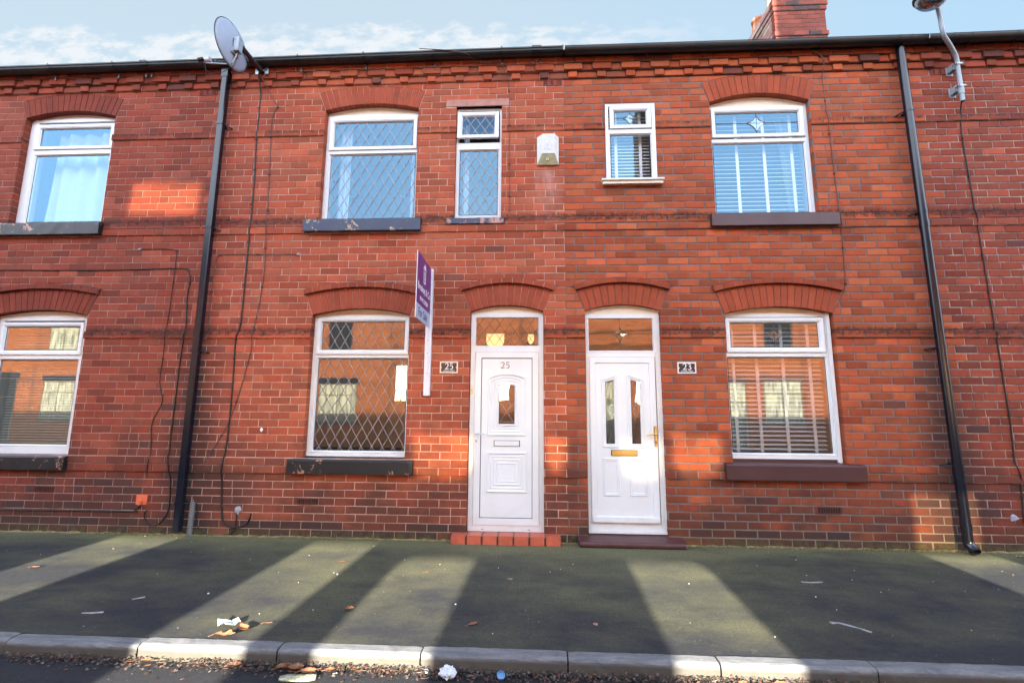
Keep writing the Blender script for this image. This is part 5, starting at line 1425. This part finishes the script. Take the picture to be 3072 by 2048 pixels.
# ------------------------------------------------------------------ for sale board
def board():
    root = empty('for_sale_sign', (-1.17, 0, 1.5)); tag(root, 'purple and pale blue for sale board on a white post fixed to the wall', 'sign'); inv = Matrix.Translation(root.location).inverted()
    def fix(o): o.matrix_parent_inverse = inv; return o
    p = MB(); p.box(-1.206, -1.138, -.045, -.002, 1.497, 2.915, 'post', bev=.003); po = fix(p.build('post', root))
    p = MB(); p.box(-1.178, -1.168, -.058, -.046, 1.60+.1, 2.26, 'post'); 
    for z in (1.74, 1.96, 2.10): p.tube([(-1.172, -.062, z), (-1.172, -.050, z)], .004, 'rust', 8)
    fix(p.build('batten', root))
    # board: a plane standing out from the wall, from y=-.055 to y=-.72
    a = Vector((-1.160, -.055, 0)); b = Vector((-1.147, -.700, 0)); z0, z1 = 2.236, 2.905; t = .004
    d = (b-a); n = Vector((1, 0, 0))
    def q(s, z, off): v_ = a+d*s; return (v_.x+off, v_.y, z)
    bm_ = MB(); zs = z0+(z1-z0)*.225
    for (za, zb, mm) in ((z0, zs, 'paleblue'), (zs, z1, 'purple')):
        bm_.face([q(0, za, t), q(1, za, t), q(1, zb, t), q(0, zb, t)], mm); bm_.face([q(0, za, -t), q(1, za, -t), q(1, zb, -t), q(0, zb, -t)], mm)
    bm_.loops([[q(0, z0, t), q(1, z0, t), q(1, z1, t), q(0, z1, t)], [q(0, z0, -t), q(1, z0, -t), q(1, z1, -t), q(0, z1, -t)]], 'white')
    fix(bm_.build('board', root))
    # lettering on the face that looks towards +x (camera side) and on the other face
    wd = d.length
    for side in (1, -1):
        # local: X along reading direction, Y up, Z outward
        if side == 1: xdir = -d.normalized(); org = b
        else: xdir = d.normalized(); org = a
        # reading direction seen from +x: from the street end (b) to the wall (a)
        ez = Vector((0, 0, 1)); nrm = xdir.cross(ez); off = nrm*(t+.0004)
        def place(cxf, z, s=1.0):
            o_ = (b if side == 1 else a)+xdir*(wd*cxf)+off; m4 = Matrix((xdir, ez, nrm)).transposed().to_4x4(); m4.translation = Vector((o_.x, o_.y, z)); return m4
        def TX(s_, size, cxf, z, m_, sxx=1.0, bold=0): fix(text_mesh('lettering', s_, size, None, m_, root, mat4=place(cxf, z) @ Matrix.Diagonal((sxx, 1, 1, 1)), ext=.0005, bold=bold))
        TX('Breakey & Co', .105, .50, 2.570, 'ink', .95, .0012)
        TX('01942 238200', .066, .50, 2.455, 'ink', .95, .0006)
        TX('For Sale', .125, .46, 2.312, 'purple_ink', 1.0, .001)
        ic = MB(); P4 = place(.50, 2.745)
        def IP(x, y_, z=.0006): v_ = P4 @ Vector((x, y_, z)); return tuple(v_)
        for poly in ([(-.075, .045), (0, .115), (.075, .045), (.050, .045), (0, .092), (-.050, .045)], [(-.052, -.085), (-.030, -.085), (-.030, .05), (-.052, .03)], [(.052, -.085), (.030, -.085), (.030, .05), (.052, .03)], [(-.052, -.100), (.052, -.100), (.052, -.080), (-.052, -.080)], [(-.03, .05), (.03, .05), (0, .095)], [(.030, .08), (.045, .065), (.045, .11), (.030, .11)]):
            ic.face([IP(x, y_) for x, y_ in poly], 'ink')
        K = 20; o1 = [(.027*math.cos(2*math.pi*i/K), -.02+.048*math.sin(2*math.pi*i/K)) for i in range(K)]; o2 = [(.017*math.cos(2*math.pi*i/K), -.02+.034*math.sin(2*math.pi*i/K)) for i in range(K)]
        ic.loops([[IP(*q_) for q_ in o1], [IP(*q_) for q_ in o2]], 'ink'); fix(ic.build('logo', root))
board()

# ------------------------------------------------------------------ number plaques
def plaque(num, x0, x1, z0, z1, mat_, label):
    mb = MB(); moulding(mb, rect(x0, x1, z0, z1), [(0, 0), (0, -.006), (.002, -.008), (.013, -.008), (.014, -.006)], 'cream' if num == '25' else 'white')
    root = mb.build('house_number_plaque'); tag(root, label, 'house number', 'slate number plaques')
    f = MB(); f.face([(x, -.006, z) for x, z in offset_poly(rect(x0, x1, z0, z1), .012)], mat_); f.build('plate', root)
    n = MB(); cx, cz = (x0+x1)/2, (z0+z1)/2+.012
    numeral(num[0], cx-.024, cz, .064, -.0063, 'ink', n, .040); numeral(num[1], cx+.026, cz, .064, -.0063, 'ink', n, .040); n.build('numerals', root)
    text_mesh('street_name', 'ARUNDEL STREET', .0155, (cx, -.0068, z0+.026), 'ink', root, ext=.0003, sx=1.02, bold=.0002)
    s = MB()
    for x in (x0+.016, x1-.016): s.tube([(x, -.012, (z0+z1)/2-.002), (x, -.006, (z0+z1)/2-.002)], .007, 'cream', 10)
    s.build('screws', root)
plaque('25', -1.040, -.840, 1.745, 1.872, 'brown_plate', 'brown number 25 plaque between the for sale post and the door')
plaque('23', 1.529, 1.727, 1.748, 1.870, 'slate_plate', 'black number 23 plaque to the right of the door with brass fittings')

# ------------------------------------------------------------------ cables
def cable(name, pts, r, label, m_='cable', clips=True, y=-.006, cat='cable', group='cables clipped to the walls', step=.42):
    full = [(p[0], p[2] if len(p) > 2 else y, p[1]) for p in pts]
    # catmull-rom resample
    out = []
    P_ = [Vector(q) for q in full]; P_ = [P_[0]*2-P_[1]]+P_+[P_[-1]*2-P_[-2]]
    for i in range(1, len(P_)-2):
        seg = max(2, int((P_[i+1]-P_[i]).length/.06))
        for k in range(seg):
            t = k/seg; a, b, c, d = P_[i-1], P_[i], P_[i+1], P_[i+2]
            q = .5*((2*b)+(c-a)*t+(2*a-5*b+4*c-d)*t*t+(3*b-a-3*c+d)*t**3)
            out.append(q+Vector((rng.uniform(-.0015, .0015), 0, 0)))
    out.append(P_[-2])
    for q in out:     # ride over the string courses
        kk = int(q.z/CO); pr = STRINGS.get(kk, 0)
        if 5.24 < q.z < 5.5: pr = .05+(q.z-5.24)*.22
        q.y = min(q.y, -pr-.006) if pr else q.y
    mb = MB(); mb.tube(out, r, m_, 6)
    o = mb.build(name); tag(o, label, cat, group)
    if clips:
        acc = 0; last = out[0]
        cb = MB(); any_ = False
        for q in out[1:]:
            acc += (q-last).length; last = q
            if acc > step: acc = rng.uniform(-.05, .05); cb.box(q.x-.007-r, q.x+.009, q.y-.005-r, q.y+.006, q.z-.005, q.z+.005, 'rust'); any_ = True
        if any_: tag(cb.build('cable_clips', o), kind='stuff')
    return o
cable('dish_cable', [(-3.345, 5.38, -.10), (-3.362, 5.15), (-3.363, 4.56), (-3.342, 3.96), (-3.341, 2.97), (-3.346, 2.30), (-3.372, 2.16), (-3.385, 2.05), (-3.372, 1.62), (-3.372, 1.07), (-3.395, .66), (-3.362, .25), (-3.322, .13), (-3.22, .085), (-3.08, .125), (-3.035, .235)], .0085, 'thick black cable hanging from the satellite dish down to a loop near the pavement')
cable('dish_cable', [(-3.330, 5.36, -.10), (-3.18, 5.06), (-3.13, 4.98), (-3.19, 4.86), (-3.17, 4.3), (-3.145, 3.60), (-3.135, 3.3), (-3.127, 2.79), (-3.188, 2.207), (-3.21, 1.9), (-3.36, 1.25), (-3.55, .86), (-3.61, .74)], .0045, 'thin brown cable slanting across the wall from the satellite dish', 'cable_brown')
cable('phone_cable', [(-4.641, 3.194), (-4.25, 3.189), (-4.206, 3.15), (-4.202, 3.05), (-4.203, 2.789), (-4.208, 2.544), (-4.22, 2.208), (-4.222, 1.9), (-4.225, 1.62), (-4.165, 1.42), (-4.26, 1.18), (-4.235, .9), (-4.24, .6)], .004, 'thin black cable with a square bend left of the square downpipe')
cable('phone_cable', [(-8.0, 2.96), (-6.38, 2.96), (-5.4, 2.945), (-4.794, 2.948), (-4.116, 2.960), (-4.035, 2.925), (-4.008, 2.845), (-4.0, 2.779), (-4.016, 2.618), (-3.99, 2.263), (-4.012, 1.961), (-4.02, 1.4), (-4.022, .885), (-3.966, .49), (-3.968, .226), (-4.086, .094), (-4.199, .13), (-4.227, .222), (-4.197, .248)], .0065, 'black cable running above the left arch then down beside the square downpipe')
cable('phone_cable', [(-2.757, 3.113), (-3.1, 3.118), (-3.60, 3.122), (-3.69, 3.10), (-3.716, 3.03), (-3.724, 2.786), (-3.729, 2.29), (-3.735, 2.1)], .004, 'thin dark cable from a grey blob on the wall to behind the square downpipe', 'cable_brown')
cable('phone_cable', [(3.12, 5.62, -.2), (3.11, 5.49, -.11), (3.13, 5.47, -.1), (3.294, 5.37, -.09), (3.324, 5.18), (3.345, 4.53), (3.357, 3.93), (3.371, 3.293), (3.364, 3.0), (3.356, 2.72), (3.30, 2.58), (3.237, 2.458)], .0045, 'thin dark cable running down right of the wide upper blind window', 'cable_brown')
cable('lamp_cable', [(4.740, 4.78, -.09), (4.79, 4.70, -.01), (4.776, 4.493), (4.779, 4.118), (4.791, 3.733), (4.802, 3.275), (4.819, 2.452), (4.826, 2.055), (4.832, 1.591), (4.838, 1.214), (4.825, .87), (4.848, .65), (4.828, .28)], .0065, 'black cable running down the wall below the street lamp pole')
cable('phone_cable', [(-1.35, 5.54, -.21), (-.86, 5.49, -.2), (-.70, 5.44, -.12), (-.558, 5.42, -.095), (-.42, 5.43, -.095), (-.378, 5.40, -.095), (-.33, 5.25, -.06), (-.302, 5.15), (-.293, 4.509), (-.285, 3.694), (-.281, 3.586)], .0042, 'thin dark cable hanging from the gutter right of the narrow lattice window', 'cable_brown')
cable('gas_cable', [(-8.0, .222), (-5.893, .226), (-5.376, .230), (-4.40, .235), (-4.345, .24), (-4.272, .315)], .0075, 'black cable running low along the wall to the terracotta cover plate')
cable('earth_cable', [(-3.655, .339), (-3.628, .25), (-3.631, .11), (-3.496, .012), (-3.362, .008), (-3.235, .03), (-3.195, .118), (-3.198, .24)], .005, 'thin black cable looping low between the grey conduit and a wall outlet', clips=False)
cable('old_cable', [(-6.98, 4.9), (-6.86, 4.75), (-6.84, 4.55), (-6.92, 4.35), (-7.1, 4.2)], .006, 'short black cable looping beside the upper window at the far left edge', clips=False)

mb = MB(); mb.box(-4.338, -4.212, -.010, -.0, .305, .412, 'orange', bev=.004); mb.tube([(-4.278, -.009, .345), (-4.278, -.034, .340)], [.027, .020], 'orange', 14)
mb.tube([(-4.278, -.02, .34), (-4.282, -.022, .308)], .018, 'orange', 10)
tag(mb.build('cable_cover_plate'), 'small terracotta coloured cable cover plate low on the wall', 'cover plate')
mb = MB(); x0, x1 = -3.712, -3.668
q = [(x0, -.002), (x0, -.030), (x0+.006, -.036), (x1-.006, -.036), (x1, -.030), (x1, -.002)]
mb.loops([[(x, y, -.003) for x, y in q], [(x+.006, y, .345) for x, y in q]], 'conduit', closed=False); mb.face([(x+.006, y, .345) for x, y in q], 'conduit')
mb.box(x0+.014, x0+.03, -.039, -.036, .0, .342, 'conduit'); mb.tube([(-3.69, -.015, .34), (-3.685, -.015, .372)], .003, 'steel', 6)
tag(mb.build('cable_conduit'), 'short grey plastic conduit rising from the pavement right of the square downpipe', 'conduit')
def blob(name, x, z, sx_, sz_, m_, label, cat, y=-.004, th=.016, seed=1, parent=None, drip=False):
    r_ = random.Random(seed); K = 14; mb = MB(); ls = []
    for s, d in ((1, 0), (.85, .6), (.5, 1)):
        ls.append([])
        for i in range(K):
            a = 2*math.pi*i/K; rr = random.Random(seed*31+i).uniform(.65, 1.15)
            if drip and 3.6 < a < 5.8: rr *= 1.4 if i % 2 else .8
            ls[-1].append((x+sx_*s*rr*math.cos(a), y-th*d+.004, z+sz_*s*rr*math.sin(a)))
    mb.loops(ls, m_, cap=True, smooth=True); o = mb.build(name)
    if label: tag(o, label, cat)
    return o
blob('mortar_daub', -3.19, .272, .040, .042, 'filler', 'grey mortar daub on the wall beside the cable loop left of the lattice window', 'mortar daub', seed=3, drip=True)
blob('mortar_daub', -2.735, 3.113, .028, .020, 'filler', 'grey sealant blob where a thin cable ends left of the for sale board', 'sealant blob', seed=5)
blob('mortar_daub', -4.66, 3.194, .022, .018, 'filler', 'small dark sealant blob where the square bent cable starts', 'sealant blob', seed=6)
blob('mortar_daub', 4.745, .325, .045, .040, 'filler', 'pale mortar daub low on the wall at the right edge beside the cable end', 'mortar daub', seed=8, drip=True)
blob('wall_sticker', -3.0, 1.118, .020, .022, 'paper', 'small white scrap stuck on the wall left of the lower lattice window', 'paper scrap', seed=11, th=.003)

# ------------------------------------------------------------------ litter
def leafshape(name, x, y, z, ln, wd, ang, m_, label, cat='leaf', group='fallen leaves on the pavement', curl=.25, seed=0, lobes=0, tip=0.0):
    r_ = random.Random(seed); mb = MB(); n = 9; rows = []
    for i in range(n+1):
        t = i/n; w_ = wd*math.sin(math.pi*min(1, t*.94+.03))**.8*(1+(.35*math.sin(t*lobes*6.28) if lobes else 0))*r_.uniform(.86, 1.1)
        zc = curl*ln*(t-.5)**2*1.4; row = []
        for j in (-1, -.5, 0, .5, 1):
            row.append(((t-.5)*ln, w_*j*.5, .004+zc+abs(j)*w_*curl*.6+r_.uniform(0, .002)))
        rows.append(row)
    mb.loops(rows, m_, closed=False, smooth=True)
    mb.tube([(-.5*ln, 0, .006+curl*ln*.3), (-.5*ln-.3*ln, .05*ln, .004)], .0012, m_, 5)
    o = mb.build(name); o.location = (x, y, z); o.rotation_euler = (0, tip, ang); 
    if label: tag(o, label, cat, group)
    return o
leafshape('leaf', -4.247, -1.048, .002, .075, .032, .1, 'leaf', 'brown leaf in the sunlit strip at the far left of the pavement', seed=1)
leafshape('leaf', -1.80, -2.00, .006, .10, .06, -.6, 'leaf', 'curled brown leaf leaning on the torn white paper', seed=2, curl=.5)
leafshape('leaf', -1.86, -2.085, .006, .12, .065, .15, 'leaf', 'largest brown leaf lying on the kerb below the torn white paper', seed=3, curl=.35, lobes=2)
leafshape('leaf', -1.265, -1.67, .002, .06, .05, .4, 'leaf', 'crumpled lobed brown leaf in the narrow dark shadow band', seed=4, curl=.4, lobes=3)
leafshape('leaf', -.397, -1.822, .002, .07, .032, .7, 'leaf', 'single smooth tan leaf in the wide dark shadow below the door numbered 25', seed=5, curl=.12)
leafshape('leaf', -.905, -.937, .002, .04, .02, .1, 'leaf', 'tiny orange leaf in the sunlit patch left of the tiled step', seed=6)
leafshape('leaf', -1.70, -1.90, .002, .055, .022, .2, 'leaf', 'small dark red leaf right of the torn white paper', seed=12)
leafshape('leaf', -1.72, -.72, .002, .055, .025, .1, 'leaf', 'pale flat leaf in the sunlit band below the lower lattice window', seed=13, curl=.08)
leafshape('leaf', 4.62, -.16, .002, .07, .03, -.3, 'leaf', 'brown leaf beside the downpipe outlet at the right', seed=14)
leafshape('leaf', 5.05, -.33, .002, .07, .03, -.6, 'leaf_dark', 'dark shrivelled leaf at the right edge of the pavement', seed=15, curl=.4)
leafshape('leaf', 2.42, -.33, .002, .05, .02, 0, 'leaf_dark', 'dark leaf on the shaded pavement below the maroon sill', seed=16)
def flake(name, x, y, z, s, m_, label, cat, seed, th=.0015, group=None, squash=1.0, up_=.004):
    r_ = random.Random(seed); K = 11; mb = MB()
    pts = [(s*r_.uniform(.55, 1.1)*math.cos(2*math.pi*i/K), s*squash*r_.uniform(.55, 1.1)*math.sin(2*math.pi*i/K)) for i in range(K)]
    hz_ = [r_.uniform(0, up_) for _ in pts]
    mb.loops([[(a, b, h_) for (a, b), h_ in zip(pts, hz_)], [(a, b, h_+th) for (a, b), h_ in zip(pts, hz_)]], m_, cap=True)
    o = mb.build(name); o.location = (x, y, z); 
    if label: tag(o, label, cat, group)
    return o
flake('paper_scrap', -1.935, -1.945, .012, .075, 'paper', 'torn white paper scrap on the pavement by the kerb', 'paper', 5, squash=.75, up_=.03)
flake('tile_chip', .392, -1.771, .002, .022, 'stone', 'small square tan chip on the pavement between the two doors', 'chip', 8)
flake('gum_spot', -.20, -1.02, .001, .030, 'mortar_mix', 'flat grey stain spot on the pavement below the tiled step', 'spot', 9, th=.0008, squash=.8, up_=.0)
def streak(x, y, pts, label, seed):
    mb = MB()
    P_ = [(x+a, y+b, .0022) for a, b in pts]; mb.tube(P_, [.004+.003*math.sin(i*2.1)**2 for i in range(len(P_))], 'paper_grey', 5); o = mb.build('dried_streak'); tag(o, label, 'streak', 'pale streaks on the pavement'); return o
M['paper_grey'] = simple('pale_residue', (.30, .31, .33), .8, .3, 30)
streak(2.02, -1.70, [(-.09, .06), (-.03, .045), (.0, .02), (.05, -.02), (.085, -.07)], 'long pale streak on the shaded pavement at the lower right', 1)
streak(2.0, -1.68, [(-.07, .02), (-.02, .03), (.02, .0)], 'short pale streak touching the long one at the lower right', 2)
streak(-2.95, -1.83, [(-.07, .0), (0, .004), (.06, .02)], 'thin pale streak on the shaded pavement at the lower left', 3)
streak(-2.85, -1.58, [(-.03, -.02), (.03, .02)], 'short pale dash on the shaded pavement at the lower left', 4)
streak(2.24, -.93, [(-.09, .0), (-.03, -.014), (.03, -.004), (.08, .006)], 'faint brown smear on the shaded pavement right of centre', 5)
# road litter
def crumple(name, x, y, z, r, m_, label, cat, seed, flat=.6):
    b = bmesh.new(); bmesh.ops.create_icosphere(b, subdivisions=3, radius=r); r_ = random.Random(seed)
    for v_ in b.verts: v_.co *= r_.uniform(.62, 1.12); v_.co.z *= flat
    mb = MB(); mb.raw([v_.co for v_ in b.verts], [tuple(q.index for q in f.verts) for f in b.faces], m_); b.free()
    o = mb.build(name); o.location = (x, y, z); tag(o, label, cat); return o
ZR = -.078
crumple('crumpled_tissue', -.475, -2.262, ZR+.030, .048, 'tissue', 'crumpled pale blue tissue in the leaves against the kerb', 'tissue', 2)
crumple('paper_scrap', -.60, -2.225, ZR+.012, .016, 'tissue', 'small pale blue scrap left of the crumpled tissue', 'paper', 3)
mb = MB(); K = 16
mb.loops([[(.022*math.cos(2*math.pi*i/K)*s, .022*math.sin(2*math.pi*i/K)*s, z) for i in range(K)] for s, z in ((1, 0), (1, .012), (.86, .014), (.8, .004))], 'cap', cap=True)
o = mb.build('bottle_cap'); o.location = (-.183, -2.262, ZR+.02); o.rotation_euler = (.5, .1, 0); tag(o, 'blue plastic bottle cap in the leaves against the kerb', 'bottle cap')
mb = MB(); ls = []
for i in range(13):
    t = i/12; w_ = .034*math.sin(math.pi*min(.97, max(.03, t)))**.35; ls.append([((t-.5)*.19, w_*math.cos(a), .012+.011*math.sin(a)*(1+.3*math.sin(t*9))) for a in [2*math.pi*k/10 for k in range(10)]])
mb.loops(ls, 'crisp', smooth=True); mb.face(ls[0], 'crisp'); mb.face(ls[-1], 'crisp')
o = mb.build('flattened_can'); o.location = (-1.27, -2.335, ZR+.002); o.rotation_euler = (0, 0, .12); tag(o, 'flattened green and silver drink can at the bottom edge of the road', 'can')
for x, y, ln, wd, a, label in ((-1.405, -2.245, .07, .05, .6, 'curled tan leaf against the kerb, left of the pair above the can'), (-1.325, -2.255, .085, .06, .1, 'broad pale leaf against the kerb, right of the pair above the can'), (-1.13, -2.26, .05, .035, .3, 'small orange leaf against the kerb right of the can'), (-1.24, -2.285, .085, .055, .2, 'crumpled orange leaf lying just above the can'), (-2.20, -2.235, .06, .035, .2, 'brown leaf in the gutter below the second kerb stone'), (-1.68, -2.25, .07, .05, .3, 'dark brown leaf in the gutter left of the can'), (1.10, -2.255, .06, .04, .5, 'tan leaf in the leaf drift below the third sunlit band'), (1.30, -2.25, .075, .05, .1, 'pinkish leaf in the leaf drift against the kerb at the right'), (.86, -2.29, .055, .04, 1.4, 'upright tan leaf at the bottom edge right of centre')):
    leafshape('leaf', x, y, ZR+.012, ln, wd, a, 'leaf', label, group='large leaves in the road gutter', seed=int(ln*1000+x*10), curl=.35)
def litter(name, label, n, seed):
    r_ = random.Random(seed); mb = MB()
    for _ in range(n):
        x = r_.uniform(-5.5, 4.2); dd = abs(r_.gauss(0, 1))
        dens = .35 if x < -3 else (.6 if x < -1.9 else 1.0)
        if x > 2.3: dens = .8
        if r_.random() > dens: continue
        y = -2.205-dd*.046; hgt = max(.0, .024-dd*.008)*r_.random()
        s = r_.uniform(.004, .014); a = r_.uniform(0, 6.28); tx, ty = r_.uniform(-.7, .7), r_.uniform(-.7, .7)
        K = 5; pts = []
        for i in range(K):
            q = a+2*math.pi*i/K; rr = s*r_.uniform(.5, 1.1)*(1.0 if i % 2 else .7); px, py = rr*math.cos(q), rr*math.sin(q)
            pts.append((x+px, min(-2.200, y+py), ZR+.004+hgt+max(0, px*tx+py*ty)+.002))
        mb.face(pts, r_.choice(['leaf_dark', 'leaf_dark', 'leaf_dark2', 'leaf_dark2', 'leaf_dark', 'leaf_mid', 'leaf_grey', 'leaf_grey']))
    for _ in range(45):
        x = r_.uniform(-2.5, 3.0); y = -2.23-abs(r_.gauss(0, .03)); a = r_.uniform(-.5, .5); ln = r_.uniform(.02, .07)
        mb.tube([(x, y, ZR+.014), (x+ln*math.cos(a), y+ln*math.sin(a)*.4, ZR+.018)], .0012, r_.choice(['leaf', 'curtain_c', 'leaf_mid']), 4)
    o = mb.build(name); tag(o, label, 'leaf litter', kind='stuff')
M['leaf_dark2'] = simple('brown_leaf_bits', (.085, .052, .036), .8, .5, 30)
M['leaf_mid'] = simple('russet_leaf_bits', (.17, .065, .036), .8, .4, 30)
M['leaf_grey'] = simple('grey_leaf_bits', (.12, .105, .09), .8, .4, 30)
litter('leaf_litter', 'drift of broken brown leaves and twigs along the foot of the kerb', 9500, 4)
# grit and small chips on the pavement and moss at the wall foot
def grit():
    r_ = random.Random(9); mb = MB()
    for _ in range(230):
        x = r_.uniform(-5.4, 5.4); y = r_.uniform(-2.05, -.05); s = r_.uniform(.0015, .0045)*(2.2 if r_.random() < .04 else 1)
        if r_.random() < .25: y = -abs(r_.gauss(0, .09))-.02
        K = 5; pts = [(x+s*r_.uniform(.6, 1.2)*math.cos(6.28*i/K), y+s*r_.uniform(.5, 1.1)*math.sin(6.28*i/K)) for i in range(K)]
        m_ = r_.choice(['paper', 'curtain_c', 'leaf_grey', 'leaf_mid', 'fillet', 'paper'])
        mb.loops([[(a, b, .0) for a, b in pts], [(a, b, s*.8) for a, b in pts]], m_, cap=True)
    tag(mb.build('grit'), 'tiny pale stone chips and crumbs scattered over the pavement', 'grit', kind='stuff')
grit()
def moss():
    r_ = random.Random(10); mb = MB()
    for _ in range(2600):
        x = r_.choice([r_.uniform(-5.5, 5.2), r_.gauss(-4.3, .3), r_.gauss(3.6, .5), r_.gauss(-2.2, .6), r_.gauss(2.2, .6)]); 
        if -.9 < x < .3 or .42 < x < 1.53: continue
        y = -.022-abs(r_.gauss(0, .014)); hgt = r_.uniform(.004, .018)*(2.2 if r_.random() < .03 else 1); a = r_.uniform(0, 3.14); wd = r_.uniform(.002, .006)
        dx, dy = wd*math.cos(a), wd*math.sin(a); z = max(0, .012+(y+.02)*.5) if y > -.03 else 0
        mb.face([(x-dx, y-dy, z), (x+dx, y+dy, z), (x+r_.uniform(-.005, .005), y-.002, z+hgt)], 'moss' if r_.random() < .7 else 'fillet')
    tag(mb.build('moss'), 'thin line of green moss where the brick walls meet the pavement', 'moss', kind='stuff')
moss()
